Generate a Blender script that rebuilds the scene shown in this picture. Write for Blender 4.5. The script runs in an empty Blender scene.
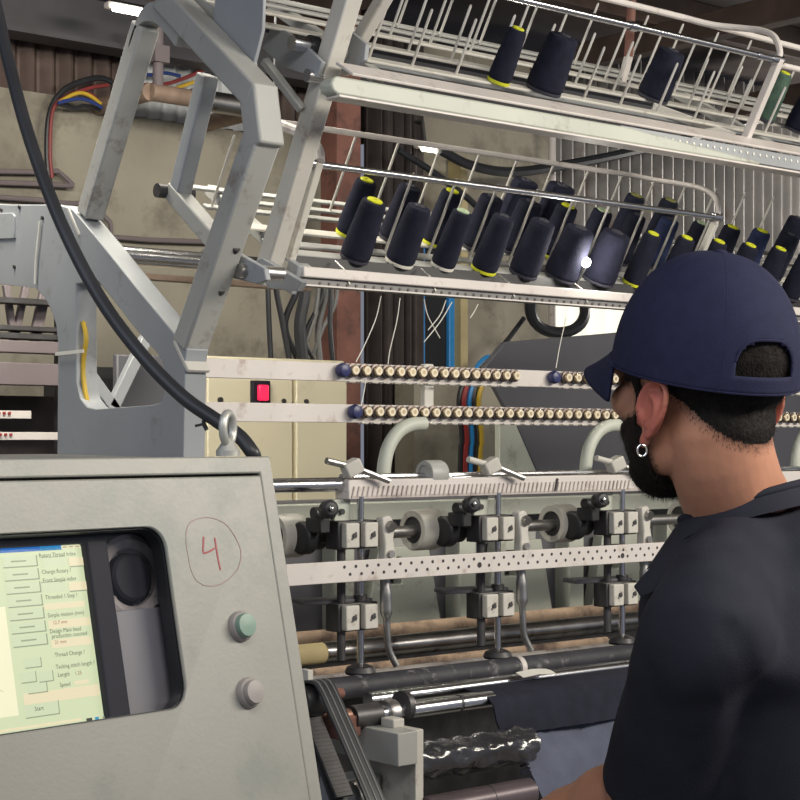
import bpy, bmesh, math, random
from mathutils import Vector, Matrix, noise
from mathutils.geometry import tessellate_polygon
from mathutils.bvhtree import BVHTree
random.seed(7)
SC = bpy.context.scene
COL = SC.collection
R = math.radians
V = Vector
# ------------------------------------------------------------------ camera frame (X along the machine, Y away from it, Z up)
TH = R(40.4); SN, CS = math.sin(TH), math.cos(TH); FPX = 1700.0; EYE = 1.58
FW = V((SN, CS, 0)); RT = V((CS, -SN, 0)); UP = V((0, 0, 1)); CAM = V((0, 0, EYE))
def ray(px, py): return FW + RT*((px-400)/FPX) + UP*((440-py)/FPX)
def at_d(px, py, d): return CAM + ray(px, py)*d
def at_y(px, py, y):
    r = ray(px, py); return CAM + r*(y/r.y)
def at_x(px, py, x):
    r = ray(px, py); return CAM + r*(x/r.x)
def at_pl(px, py, p, n):
    r = ray(px, py); return CAM + r*((p-CAM).dot(n)/r.dot(n))
def Xp(px, y): return at_y(px, 440, y).x
# ------------------------------------------------------------------ materials
MATS = {}
def mat(name, col, rough=.5, metal=0., var=.12, scale=8., bump=0., bscale=60., spec=.5, emis=None, estr=0., dirt=None, coat=0.):
    m = bpy.data.materials.new(name); m.use_nodes = True
    nt = m.node_tree; N = nt.nodes; L = nt.links; b = N['Principled BSDF']
    b.inputs['Roughness'].default_value = rough; b.inputs['Metallic'].default_value = metal
    b.inputs['Specular IOR Level'].default_value = spec
    b.inputs['Coat Weight'].default_value = coat
    tc = N.new('ShaderNodeTexCoord')
    nz = N.new('ShaderNodeTexNoise'); nz.inputs['Scale'].default_value = scale; nz.inputs['Detail'].default_value = 5
    L.new(tc.outputs['Object'], nz.inputs['Vector'])
    rp = N.new('ShaderNodeValToRGB'); L.new(nz.outputs['Fac'], rp.inputs['Fac'])
    lo = [max(0, c*(1-var)) for c in col]; hi = [min(1, c*(1+var)) for c in col]
    rp.color_ramp.elements[0].position = .3; rp.color_ramp.elements[1].position = .7
    rp.color_ramp.elements[0].color = (*lo, 1); rp.color_ramp.elements[1].color = (*hi, 1)
    out = rp.outputs['Color']
    if dirt:
        n2 = N.new('ShaderNodeTexNoise'); n2.inputs['Scale'].default_value = dirt[1]; n2.inputs['Detail'].default_value = 8; n2.inputs['Roughness'].default_value = .7
        L.new(tc.outputs['Object'], n2.inputs['Vector'])
        r2 = N.new('ShaderNodeValToRGB'); L.new(n2.outputs['Fac'], r2.inputs['Fac'])
        r2.color_ramp.elements[0].position = dirt[2]; r2.color_ramp.elements[1].position = min(1, dirt[2]+.12)
        mx = N.new('ShaderNodeMixRGB'); L.new(r2.outputs['Color'], mx.inputs['Fac'])
        L.new(out, mx.inputs['Color1']); mx.inputs['Color2'].default_value = (*dirt[0], 1); out = mx.outputs['Color']
    L.new(out, b.inputs['Base Color'])
    if bump:
        n3 = N.new('ShaderNodeTexNoise'); n3.inputs['Scale'].default_value = bscale; n3.inputs['Detail'].default_value = 4
        L.new(tc.outputs['Object'], n3.inputs['Vector'])
        bp = N.new('ShaderNodeBump'); bp.inputs['Strength'].default_value = bump; bp.inputs['Distance'].default_value = .004
        L.new(n3.outputs['Fac'], bp.inputs['Height']); L.new(bp.outputs['Normal'], b.inputs['Normal'])
    if emis:
        b.inputs['Emission Color'].default_value = (*emis, 1); b.inputs['Emission Strength'].default_value = estr
    MATS[name] = m; return m
mat('paint', (.36, .36, .345), .45, var=.1, scale=6, dirt=((.22, .20, .18), 17, .57), bump=.05)
mat('paint_light', (.54, .52, .475), .45, var=.08, scale=6, dirt=((.33, .28, .24), 19, .57), bump=.05)
mat('paint_blue', (.29, .305, .325), .45, var=.1, scale=5, dirt=((.20, .195, .19), 12, .58), bump=.05)
mat('paint_green', (.46, .48, .42), .5, var=.08, scale=5, dirt=((.31, .30, .26), 14, .56))
mat('enamel', (.62, .575, .55), .42, var=.07, scale=9, dirt=((.43, .36, .32), 22, .57))
mat('console', (.27, .265, .24), .42, var=.1, scale=5, dirt=((.22, .23, .21), 8, .5), bump=.04, bscale=260)
mat('enamel_worn', (.46, .41, .385), .5, var=.15, scale=30, dirt=((.30, .25, .235), 26, .52))
mat('cabinet', (.72, .66, .49), .5, var=.04, scale=4, dirt=((.62, .56, .42), 5, .6))
mat('chrome', (.62, .62, .64), .22, 1., var=.08, scale=14)
mat('steel', (.42, .41, .40), .38, 1., var=.2, scale=22, dirt=((.22, .18, .15), 30, .62))
mat('steel_dark', (.075, .072, .075), .45, .6, var=.3, scale=25)
mat('black', (.018, .018, .021), .5, var=.2, scale=10)
mat('rubber', (.022, .023, .028), .42, var=.15, scale=20)
mat('plastic_dark', (.020, .019, .028), .6, var=.1, scale=10, spec=.2)
mat('rust', (.20, .085, .065), .75, var=.3, scale=9, dirt=((.11, .055, .045), 12, .5), bump=.15)
mat('rust_rail', (.30, .215, .165), .6, .2, var=.25, scale=20)
mat('concrete', (.31, .285, .232), .9, var=.22, scale=2.4, dirt=((.20, .18, .145), 3.4, .50), bump=.4, bscale=22)
mat('floor', (.20, .19, .17), .7, var=.2, scale=4, dirt=((.13, .12, .11), 3, .55), bump=.1)
mat('corr_grey', (.205, .195, .19), .5, .2, var=.25, scale=5, dirt=((.15, .115, .10), 5, .54))
mat('corr_brown', (.115, .08, .07), .65, .1, var=.3, scale=6, dirt=((.19, .14, .125), 5, .6))
mat('corr_white', (.50, .52, .54), .5, 0, var=.12, scale=6)
mat('corr_day', (.72, .70, .60), .5, 0, var=.05, scale=6, emis=(1, .97, .82), estr=.75)
mat('ceiling', (.05, .036, .032), .85, var=.3, scale=5, bump=.1)
mat('wood_dark', (.085, .055, .045), .8, var=.35, scale=7, bump=.1)
mat('beam_dark', (.06, .057, .065), .6, .2, var=.2, scale=6)
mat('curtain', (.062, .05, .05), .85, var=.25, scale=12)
mat('cover_grey', (.105, .105, .12), .5, var=.08, scale=5)
mat('frame_blue', (.03, .25, .62), .4, var=.08, scale=9)
mat('wire_red', (.30, .03, .03), .5); mat('wire_blue', (.025, .05, .20), .45); mat('wire_yellow', (.60, .40, .04), .45)
mat('wire_grey', (.18, .18, .18), .5)
mat('conduit', (.17, .14, .15), .6, var=.1)
mat('yarn', (.012, .013, .027), .85, var=.25, scale=60, bump=.25, bscale=420, spec=.2)
mat('yarn_blue', (.022, .032, .085), .85, var=.25, scale=60, bump=.5, bscale=300, spec=.25)
mat('yarn_green', (.07, .12, .09), .85, var=.25, scale=60, bump=.5, bscale=300, spec=.25)
mat('tube_yellow', (.62, .64, .03), .4, var=.08); mat('tube_white', (.70, .68, .62), .45, var=.05)
mat('tube_olive', (.20, .20, .07), .5, var=.08); mat('tube_dark', (.035, .035, .05), .6, var=.08); mat('tube_mint', (.40, .50, .33), .5, var=.08)
mat('knob_gold', (.66, .52, .33), .32, .75, var=.12, scale=40); mat('knob_cap', (.74, .66, .50), .4, .1, var=.06); mat('guide_blue', (.03, .035, .12), .4)
mat('knob_shade', (.13, .105, .10), .4, .6, var=.2, scale=40); mat('strip_grey', (.17, .165, .165), .5, .2, var=.15, scale=9); mat('thread', (.72, .70, .64), .7)
mat('cloth_navy', (.019, .020, .033), .9, var=.18, scale=30, bump=.3, bscale=200, spec=.2)
mat('cloth_grey', (.095, .105, .15), .85, var=.14, scale=22, bump=.3, bscale=200, spec=.2)
mat('wrap', (.028, .027, .032), .22, var=.3, scale=14, bump=1.6, bscale=28, spec=.6, coat=.6, dirt=((.20, .19, .19), 17, .66))
mat('roll_dirty', (.030, .029, .038), .6, var=.3, scale=20, dirt=((.20, .19, .20), 34, .56), bump=.3)
mat('roll_brown', (.33, .235, .165), .8, var=.3, scale=13, dirt=((.085, .055, .045), 7, .47), bump=.3)
mat('roll_light', (.26, .24, .23), .55, .2, var=.2, scale=13, dirt=((.10, .075, .07), 11, .5))
mat('roll_steel', (.36, .35, .35), .28, 1., var=.3, scale=18, dirt=((.10, .09, .085), 22, .56)); mat('copper', (.30, .17, .12), .45, .6, var=.2, scale=20, dirt=((.15, .08, .06), 25, .52)); mat('wood_end', (.45, .37, .20), .7, var=.15, scale=9, dirt=((.26, .2, .12), 9, .6))
mat('tube_plum', (.11, .085, .095), .35, .3, var=.15, scale=9)
mat('skin', (.50, .238, .150), .5, var=.1, scale=30, bump=.08, bscale=160, spec=.3)
def tint_skin():
    m = MATS['skin']; nt = m.node_tree; N = nt.nodes; L = nt.links; b = N['Principled BSDF']; src = b.inputs['Base Color'].links[0].from_socket
    at = N.new('ShaderNodeAttribute'); at.attribute_name = 'tint'; sp = N.new('ShaderNodeSeparateColor'); L.new(at.outputs['Color'], sp.inputs[0])
    m1 = N.new('ShaderNodeMixRGB'); L.new(sp.outputs[1], m1.inputs['Fac']); L.new(src, m1.inputs['Color1']); m1.inputs['Color2'].default_value = (.56, .17, .125, 1)
    ml = N.new('ShaderNodeMath'); ml.operation = 'MULTIPLY'; ml.inputs[1].default_value = .9; L.new(sp.outputs[0], ml.inputs[0])
    m2 = N.new('ShaderNodeMixRGB'); L.new(ml.outputs[0], m2.inputs['Fac']); L.new(m1.outputs['Color'], m2.inputs['Color1']); m2.inputs['Color2'].default_value = (.03, .022, .018, 1)
    L.new(m2.outputs['Color'], b.inputs['Base Color'])
tint_skin()
mat('hair', (.014, .011, .010), .7, var=.3, scale=80, bump=.4, bscale=250, spec=.15)
mat('beard', (.018, .013, .011), .7, var=.3, scale=80, bump=.4, bscale=250, spec=.15)
mat('cap', (.021, .023, .058), .85, var=.1, scale=60, bump=.18, bscale=600, spec=.2)
mat('shirt', (.026, .027, .039), .85, var=.12, scale=20, bump=.12, bscale=400, spec=.15)
mat('trousers', (.05, .05, .06), .9); mat('shoe', (.03, .025, .02), .5)
mat('eye_white', (.75, .72, .68), .2); mat('silver', (.85, .84, .80), .15, 1.)
mat('ink_red', (.36, .075, .085), .6); mat('ink_faint', (.33, .225, .205), .6); mat('pin', (.60, .575, .53), .35, .35, var=.1); mat('wall_wire_red', (.22, .035, .035), .5); mat('zinc', (.50, .50, .47), .4, .5, var=.1)
mat('btn_green', (.18, .28, .23), .4); mat('btn_grey', (.30, .275, .265), .4)
mat('fan_grey', (.30, .27, .27), .5, var=.45, scale=35); mat('int_grey', (.19, .185, .21), .5)
mat('switch_red', (.8, .02, .06), .35, emis=(1, .02, .1), estr=.8)
def glow(name, col, s): return mat(name, tuple(c*.04 for c in col), .3, var=0, emis=col, estr=s)
glow('scr_bg', (.62, .69, .43), 1.1); glow('scr_blue', (.01, .16, .55), .9); glow('scr_cyan', (.03, .33, .58), .9); glow('scr_field', (.90, .80, .52), .95)
glow('scr_draw', (.92, .88, .60), 1.05); glow('scr_line', (.32, .37, .24), .9); glow('scr_text', (.05, .055, .04), .6); glow('scr_btn', (.60, .67, .44), 1.1); glow('scr_faint', (.36, .41, .26), .9)
glow('bulb_glow', (1, .97, .9), 30); glow('tube_glow', (1, .95, .82), 9); glow('tube_glow_y', (1, .7, .15), 3)
def glass_mat():
    m = bpy.data.materials.new('pane'); m.use_nodes = True; nt = m.node_tree; N = nt.nodes; L = nt.links
    N.remove(N['Principled BSDF']); o = N['Material Output']
    t = N.new('ShaderNodeBsdfTransparent'); t.inputs[0].default_value = (.97, .97, .97, 1)
    g = N.new('ShaderNodeBsdfGlossy'); g.inputs['Roughness'].default_value = .08
    x = N.new('ShaderNodeMixShader'); x.inputs[0].default_value = .03
    L.new(t.outputs[0], x.inputs[1]); L.new(g.outputs[0], x.inputs[2]); L.new(x.outputs[0], o.inputs[0]); MATS['pane'] = m
glass_mat()
# ------------------------------------------------------------------ mesh builder (world coordinates)
ORIG = {}
def frame_of(d):
    d = d.normalized(); a = V((0, 0, 1)) if abs(d.z) < .95 else V((1, 0, 0))
    u = d.cross(a).normalized(); return u, u.cross(d).normalized()
class MB:
    def __init__(s): s.v = []; s.f = []; s.m = []; s.names = []
    def mi(s, m):
        if m is None: return 0
        if m not in s.names: s.names.append(m)
        return s.names.index(m)
    def add(s, vs, fs, m=None):
        o = len(s.v); s.v += [V(x) for x in vs]; s.f += [tuple(o+i for i in f) for f in fs]; s.m += [s.mi(m)]*len(fs); return s
    def box(s, c, size, ax=None, m=None):
        c = V(c); a = ax or (V((1, 0, 0)), V((0, 1, 0)), V((0, 0, 1))); h = [x/2 for x in size]
        vs = [c+a[0]*(i*h[0])+a[1]*(j*h[1])+a[2]*(k*h[2]) for k in (-1, 1) for j in (-1, 1) for i in (-1, 1)]
        return s.add(vs, [(0, 2, 3, 1), (4, 5, 7, 6), (0, 1, 5, 4), (2, 6, 7, 3), (0, 4, 6, 2), (1, 3, 7, 5)], m)
    def bar(s, p, q, w, h, side=None, m=None):
        p, q = V(p), V(q); d = (q-p).normalized()
        u = (side-d*side.dot(d)).normalized() if side is not None else frame_of(d)[0]
        w2 = d.cross(u); return s.box((p+q)/2, ((q-p).length, w, h), (d, u, w2), m)
    def tube(s, path, r, n=10, cap=True, m=None, closed=False):
        P = [V(p) for p in path]; k = len(P); rr = r if isinstance(r, (list, tuple)) else [r]*k
        vs = []; fs = []; u = None
        for i, p in enumerate(P):
            if closed: d = P[(i+1) % k]-P[i-1]
            else: d = P[min(i+1, k-1)]-P[max(i-1, 0)]
            d.normalize()
            if u is None: u, w = frame_of(d)
            else:
                u = (u-d*u.dot(d)).normalized(); w = u.cross(d)
            w = u.cross(d)
            for j in range(n):
                a = 2*math.pi*j/n; vs.append(p+(u*math.cos(a)+w*math.sin(a))*rr[i])
        for i in range(k if closed else k-1):
            i2 = (i+1) % k
            for j in range(n):
                j2 = (j+1) % n; fs.append((i*n+j, i2*n+j, i2*n+j2, i*n+j2))
        if cap and not closed: fs += [tuple(range(n)), tuple((k-1)*n+n-1-j for j in range(n))]
        return s.add(vs, fs, m)
    def cyl(s, p, q, r, n=20, m=None, r2=None): return s.tube([p, q], [r, r if r2 is None else r2], n, True, m)
    def lathe(s, o, ax, prof, n=24, m=None, cap=True):
        o = V(o); ax = V(ax).normalized(); u, w = frame_of(ax); vs = []; fs = []; k = len(prof)
        for (r, t) in prof:
            for j in range(n):
                a = 2*math.pi*j/n; vs.append(o+ax*t+(u*math.cos(a)+w*math.sin(a))*r)
        for i in range(k-1):
            for j in range(n):
                j2 = (j+1) % n; fs.append((i*n+j, i*n+j2, (i+1)*n+j2, (i+1)*n+j))
        if cap: fs += [tuple(range(n-1, -1, -1)), tuple((k-1)*n+j for j in range(n))]
        return s.add(vs, fs, m)
    def ell(s, c, r, ax=None, nu=20, nv=12, m=None):
        c = V(c); a = ax or (V((1, 0, 0)), V((0, 1, 0)), V((0, 0, 1))); vs = [c-a[2]*r[2]]; fs = []
        for i in range(1, nv):
            t = -math.pi/2+math.pi*i/nv
            for j in range(nu):
                p = 2*math.pi*j/nu; vs.append(c+a[0]*(r[0]*math.cos(t)*math.cos(p))+a[1]*(r[1]*math.cos(t)*math.sin(p))+a[2]*(r[2]*math.sin(t)))
        vs.append(c+a[2]*r[2]); e = len(vs)-1
        for j in range(nu):
            j2 = (j+1) % nu; fs.append((0, 1+j2, 1+j)); fs.append((e, e-nu+j, e-nu+j2))
            for i in range(nv-2): b = 1+i*nu; fs.append((b+j, b+j2, b+nu+j2, b+nu+j))
        return s.add(vs, fs, m)
    def prism(s, loops, dvec, m=None):                     # loops of 3-D points, the first the outline, the rest holes
        dvec = V(dvec); flat = [V(p) for l in loops for p in l]; n = len(flat)
        tr = tessellate_polygon([[V(p) for p in l] for l in loops])
        nrm = sum(((flat[t[1]]-flat[t[0]]).cross(flat[t[2]]-flat[t[0]]) for t in tr[:1]), V())
        fs = []
        for t in tr:
            fs.append(tuple(t)); fs.append(tuple(n+i for i in reversed(t)))
        o = 0
        for l in loops:
            k = len(l)
            for i in range(k): a, b = o+i, o+(i+1) % k; fs.append((a, b, n+b, n+a))
            o += k
        return s.add(flat+[p+dvec for p in flat], fs, m)
    def strip(s, pts, wdir, w, th, ndir, m=None):           # a flat ribbon along a path
        P = [V(p) for p in pts]; vs = []
        for p in P: vs += [p-wdir*w/2, p+wdir*w/2, p+wdir*w/2+ndir*th, p-wdir*w/2+ndir*th]
        fs = []
        for i in range(len(P)-1):
            for j in range(4): fs.append((4*i+j, 4*i+(j+1) % 4, 4*i+4+(j+1) % 4, 4*i+4+j))
        fs += [(0, 1, 2, 3), tuple(4*(len(P)-1)+3-j for j in range(4))]
        return s.add(vs, fs, m)
    def build(s, name, m, parent=None, bevel=0, smooth=35, origin=None, seg=2):
        off = ORIG.get(parent.name, V()) if parent else (V(origin) if origin is not None else V())
        me = bpy.data.meshes.new(name); me.from_pydata([v-off for v in s.v], [], s.f)
        bm = bmesh.new(); bm.from_mesh(me); bmesh.ops.recalc_face_normals(bm, faces=bm.faces); bm.to_mesh(me); bm.free()
        names = s.names or [m]
        for n in names: me.materials.append(MATS[n])
        if len(names) > 1:
            me.polygons.foreach_set('material_index', s.m)
        if smooth: me.polygons.foreach_set('use_smooth', [True]*len(me.polygons)); me.set_sharp_from_angle(angle=R(smooth))
        o = bpy.data.objects.new(name, me); COL.objects.link(o)
        if parent: o.parent = parent
        else: o.location = off
        ORIG[o.name] = off
        if bevel:
            b = o.modifiers.new('bevel', 'BEVEL'); b.width = bevel; b.segments = seg; b.limit_method = 'ANGLE'; b.angle_limit = R(40)
        return o
def tag(o, label, cat, group=None, kind=None):
    o['label'] = label; o['category'] = cat
    if group: o['group'] = group
    if kind: o['kind'] = kind
    return o
def thing(name, label, cat, loc, group=None):
    o = bpy.data.objects.new(name, None); COL.objects.link(o); o.location = V(loc); ORIG[o.name] = V(loc); o.empty_display_size = .05
    return tag(o, label, cat, group)
def struct(mb, name, m, label=None, cat=None, **k):
    o = mb.build(name, m, **k); o['kind'] = 'structure'
    if label: o['label'] = label; o['category'] = cat
    return o
def curve_pts(pts, n=8):                                    # Catmull-Rom through the points
    P = [V(p) for p in pts]; P = [P[0]*2-P[1]]+P+[P[-1]*2-P[-2]]; out = []
    for i in range(1, len(P)-2):
        a, b, c, d = P[i-1:i+3]
        for k in range(n):
            t = k/n; out.append(.5*((2*b)+(c-a)*t+(2*a-5*b+4*c-d)*t*t+(3*b-a-3*c+d)*t**3))
    out.append(P[-2]); return out
def lab(o, t): o['label'] = t; return o
X1 = V((1, 0, 0)); Y1 = V((0, 1, 0)); Z1 = V((0, 0, 1))
# ================================================================== SETTING
WY = 4.6
def corrugated(x0, x1, z0, z1, y, per=.066, amp=.017):
    mb = MB(); n = int((x1-x0)/per*8); vs = []; fs = []
    for i in range(n+1):
        x = x0+(x1-x0)*i/n; yy = y+amp*math.sin(2*math.pi*x/per); vs += [(x, yy, z0), (x, yy, z1), (x, yy+.003, z0), (x, yy+.003, z1)]
    for i in range(n):
        a = 4*i; fs += [(a, a+4, a+5, a+1), (a+2, a+3, a+7, a+6), (a+1, a+5, a+7, a+3), (a, a+2, a+6, a+4)]
    return mb.add(vs, fs)
struct(MB().box((3.2, 2.6, -.05), (9, 6.4, .1)), 'floor', 'floor', 'dusty concrete workshop floor under the machine', 'floor')
struct(MB().box((3.2, 2.9, 3.2), (9, 5.8, .08)), 'ceiling', 'ceiling', 'dark brown boarded workshop ceiling', 'ceiling')
CT = 2.625
mb = MB(); xa, xb, xc, xd = Xp(357, WY), Xp(412, WY), Xp(457, WY), Xp(549, WY)
mb.box(((-.6+xa)/2, WY+.1, CT/2), (xa+.6, .2, CT)); mb.box(((xc+xd)/2, WY+.1, 1.5), (xd-xc, .2, 3.0)); mb.box(((xb+xc)/2, WY+.1, 2.66), (xc-xb, .2, .68))
mb.box(((xa+xb)/2, WY+.1, 2.95), (xb-xa, .2, .1))
struct(mb, 'wall_back', 'concrete', 'bare stained concrete rear wall with a dark doorway', 'wall')
o = struct(corrugated(-.6, xa+.1, CT, 3.1, WY+.06), 'wall_upper_left', 'corr_brown', 'rusty brown corrugated sheeting above the concrete wall', 'wall')
o = struct(corrugated(Xp(126, WY), Xp(258, WY), CT-.03, 2.86, WY-.01, .055, .009), 'wall_patch_left', 'corr_white', 'pale corrugated sheet patched over the brown sheeting', 'wall')
struct(corrugated(xd, 7.4, 2.19, 3.12, WY+.02), 'wall_upper_right', 'corr_grey', 'weathered grey corrugated sheeting behind the thread cones', 'wall')
struct(corrugated(xd, Xp(640, WY), .9, 2.2, WY+.05, .11, .012), 'window_1', 'corr_day', 'translucent corrugated panel letting daylight in low on the rear wall', 'window')
struct(corrugated(Xp(636, WY), 7.4, 0, 2.2, WY+.05), 'wall_lower_right', 'corr_grey', 'grey corrugated sheeting low behind the man', 'wall')
struct(MB().box(((xd+Xp(640, WY))/2, WY+.05, .45), (Xp(640, WY)-xd, .1, .9)), 'trim_1', 'concrete')
# I-beam under the ceiling along the rear wall
mb = MB(); zb = at_y(60, 36, WY-.12).z
mb.box((2.4, WY-.12, zb+.06), (6, .02, .14)); mb.box((2.4, WY-.12, zb-.012), (6, .1, .016)); mb.box((2.4, WY-.12, zb+.132), (6, .1, .016))
struct(mb, 'beam', 'beam_dark', 'dark steel I-beam running under the ceiling at the rear wall', 'beam')
for i, y in enumerate((1.5, 2.35, 3.2, 4.0)):
    struct(MB().box((3.2, y, 3.1), (9, .07, .12)), 'ceiling_purlin', 'wood_dark', 'brown timber purlin under the dark ceiling', 'beam', bevel=.004)
for i, x in enumerate((2.2, 3.4, 4.6, 5.8)):
    struct(MB().box((x, 2.9, 3.0), (.07, 5.6, .09)), 'ceiling_rafter', 'wood_dark', 'brown timber rafter under the purlins', 'beam', bevel=.004)
# rust-red steel column in front of the doorway
mb = MB(); c0 = at_y(348, 440, 4.35)
mb.box((c0.x, 4.35, 1.53), (.10, .008, 3.06)); mb.box((c0.x-.047, 4.39, 1.53), (.008, .08, 3.06)); mb.box((c0.x+.047, 4.39, 1.53), (.008, .08, 3.06))
struct(mb, 'column', 'rust', 'rust-red steel column beside the dark doorway', 'column')
# blue framed door beside the curtain
dx0, dx1 = Xp(416, WY-.04), Xp(455, WY-.04); dz = at_y(436, 238, WY-.04).z
fr = MB()
for x in (dx0+.018, dx1-.018): fr.box((x, WY-.04, dz/2), (.036, .02, dz))
fr.box(((dx0+dx1)/2, WY-.04, dz-.02), (dx1-dx0, .02, .04))
o = struct(fr, 'door_1', 'frame_blue', 'dark door in a bright blue frame', 'door', bevel=.004)
ORIG[o.name] = V()
MB().box(((dx0+dx1)/2, WY-.01, dz/2), (dx1-dx0-.06, .04, dz-.03)).build('door_leaf', 'black', o)
MB().box((Xp(458, WY-.05), WY-.05, 1.3), (.035, .07, 2.6)).build('door_post', 'wood_end', o, bevel=.003)
lw0, lw1 = Xp(414, 4.36), Xp(520, 4.36); lz = at_y(440, 367, 4.36).z
struct(MB().box(((lw0+lw1)/2, 4.41, lz/2), (lw1-lw0, .10, lz)), 'trim_2', 'concrete', 'low concrete upstand in front of the blue framed door', 'wall')
# curtain
mb = MB(); vs = []; fs = []; n = 90
for i in range(n+1):
    t = i/n; x = xa-.0+(xb-xa)*t; y = WY-.06+.028*math.sin(t*34)+.012*math.sin(t*81+1)
    for z in (.05, 2.98): vs += [(x, y, z), (x, y+.004, z)]
for i in range(n):
    a = 4*i; fs += [(a, a+4, a+6, a+2), (a+1, a+3, a+7, a+5), (a, a+1, a+5, a+4), (a+2, a+6, a+7, a+3)]
cu = thing('doorway_curtain', 'dark brown curtain hanging in the doorway beside the red column', 'curtain', (xa+.15, WY-.06, 0))
MB().add(vs, fs).build('curtain_sheet', 'curtain', cu); MB().cyl((xa-.05, WY-.06, 3.0), (xb+.05, WY-.06, 3.0), .015).build('curtain_rod', 'steel_dark', cu)
# white pipe in front of the grey sheeting
p = at_y(552, 200, 4.5)
tag(MB().cyl((p.x, 4.5, 0), (p.x, 4.5, 3.0), .014).build('drain_pipe', 'enamel', origin=(p.x, 4.5, 0)), 'thin white upright pipe in front of the grey corrugated sheeting', 'pipe')

# ------------------------------------------------------------------ electrical cabinet
CY = 3.5; x0, x1 = Xp(204, CY), Xp(347, CY); ct = at_y(275, 358, CY).z
cb = thing('electrical_cabinet', 'cream two-door electrical cabinet with a red switch behind the white bars', 'cabinet', ((x0+x1)/2, CY, 0))
MB().box(((x0+x1)/2, CY+.19, ct/2), (x1-x0, .36, ct)).build('body', 'cabinet', cb, bevel=.004)
xm = Xp(293, CY)
for a, b in ((x0+.006, xm-.006), (xm+.006, x1-.006)):
    d = MB().box(((a+b)/2, CY+.003, ct/2+.02), (b-a, .02, ct-.09)).build('door', 'cabinet', cb, bevel=.003)
    q = b-.03 if a < xm-.1 else a+.03
    MB().cyl((q, CY-.006, at_y(281, 401, CY).z), (q, CY-.012, at_y(281, 401, CY).z), .006).build('lock', 'steel_dark', d)
p = at_y(257, 393, CY)
sw = MB().box((p.x, CY-.014, p.z), (.055, .014, .062)).build('switch', 'plastic_dark', cb, bevel=.003)
MB().box((p.x+.001, CY-.025, p.z), (.031, .012, .040)).build('rocker', 'switch_red', sw, bevel=.004)
p = at_y(218, 400, CY); MB().cyl((p.x, CY-.006, p.z), (p.x, CY-.014, p.z), .007).build('lock', 'steel_dark', cb)
# cables dropping to the cabinet
hang = [((268, 288), (269, 322), (271, 356), .007), ((276, 286), (282, 320), (290, 357), .008), ((299, 284), (285, 325), (300, 357), .009), ((305, 292), (300, 325), (303, 357), .016), ((318, 292), (312, 325), (297, 357), .007),
        ((325, 296), (318, 330), (320, 357), .009), ((331, 296), (330, 325), (333, 357), .007), ((322, 296), (305, 336), (316, 357), .006), ((336, 300), (322, 330), (310, 357), .006)]
for i, (a, b, c, r) in enumerate(hang):
    y = 3.62+.03*(i % 3); pts = [at_y(a[0], a[1]-40, y), at_y(*a, y), at_y(*b, y), at_y(*c, y)]; pts[-1].z = ct-.004
    nm = ['thin black', 'black', 'crossing black', 'thickest black', 'slanting grey', 'thick grey', 'rightmost thin', 'fine slanting black', 'long slanting grey'][i]
    tag(MB().tube(curve_pts(pts), r, 8).build('hanging_cable', 'wire_grey' if i in (4, 5, 8) else 'rubber', origin=pts[-1]), nm+' cable dropping onto the cream cabinet top', 'cable', 'cables above the cream cabinet')
# ------------------------------------------------------------------ wall services at the left
cabs = [('black', 'rubber', [(50, 190), (47, 150), (50, 112), (62, 92), (80, 82), (100, 78), (112, 82)], 'black cable curving up the concrete wall'),
        ('red', 'wall_wire_red', [(52, 178), (50, 150), (53, 110), (66, 97), (90, 88), (108, 85)], 'red cable bent along the top of the concrete wall'),
        ('yellow', 'wire_yellow', [(58, 103), (72, 95), (82, 93), (92, 97), (101, 104)], 'short yellow cable in the wall cable bundle'),
        ('blue', 'wire_blue', [(58, 103), (70, 100), (82, 99), (94, 103), (102, 108)], 'blue cable in the wall cable bundle'),
        ('red2', 'wall_wire_red', [(55, 106), (62, 100), (74, 93), (90, 94), (100, 103)], 'thin red cable looped over the blue one'),
        ('black2', 'rubber', [(60, 104), (74, 108), (86, 106), (100, 110)], 'black cable lying lowest in the wall cable bundle'),
        ('red3', 'wall_wire_red', [(140, 85), (165, 84), (185, 78), (204, 70)], 'dark red cable crossing the pale corrugated patch'),
        ('blue2', 'wire_blue', [(138, 72), (150, 75), (165, 73), (180, 76)], 'dark blue cable on the pale corrugated patch'),
        ('yellow2', 'wire_yellow', [(130, 103), (143, 101), (160, 94), (200, 80)], 'yellow cable rising across the pale corrugated patch')]
for i, (n, m, pts, l) in enumerate(cabs):
    P = [at_y(x, y, WY-.045-.012*(i % 4)) for x, y in pts]
    tag(MB().tube(curve_pts(P), .009 if n == 'black' else .006, 8).build('wall_cable', m, origin=P[0]), l, 'cable', 'cables on the rear wall')
for i, (pts, l) in enumerate(([[(-20, 171), (34, 172), (58, 171), (66, 178), (73, 185)], 'upper thin conduit on the concrete wall'], [[(-20, 182), (40, 184), (73, 186)], 'middle thin conduit on the concrete wall'],
                              [[(-20, 196), (40, 200), (60, 203), (92, 204), (110, 222), (112, 237), (150, 240), (240, 243)], 'lowest thin conduit stepping down the concrete wall'])):
    P = [at_y(x, y, WY-.03) for x, y in pts]
    tag(MB().tube(P, .008, 8).build('wall_conduit', 'conduit', origin=P[0]), l, 'pipe', 'conduits on the rear wall')
P = [at_y(150, 92, 4.3), at_y(262, 103, 4.3)]; P[1].z = P[0].z
ap = thing('air_pipe', 'rusty steel pipe with a valve crossing behind the left creel support', 'pipe', P[0])
MB().cyl(P[0], P[1], .026).build('pipe', 'rust_rail', ap); q = at_y(217, 99, 4.3); q.z = P[0].z
MB().cyl(q-X1*.09, q+X1*.12, .032).build('sleeve', 'steel', ap)
v = at_y(160, 70, 4.3); b = at_y(158, 92, 4.3)
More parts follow.
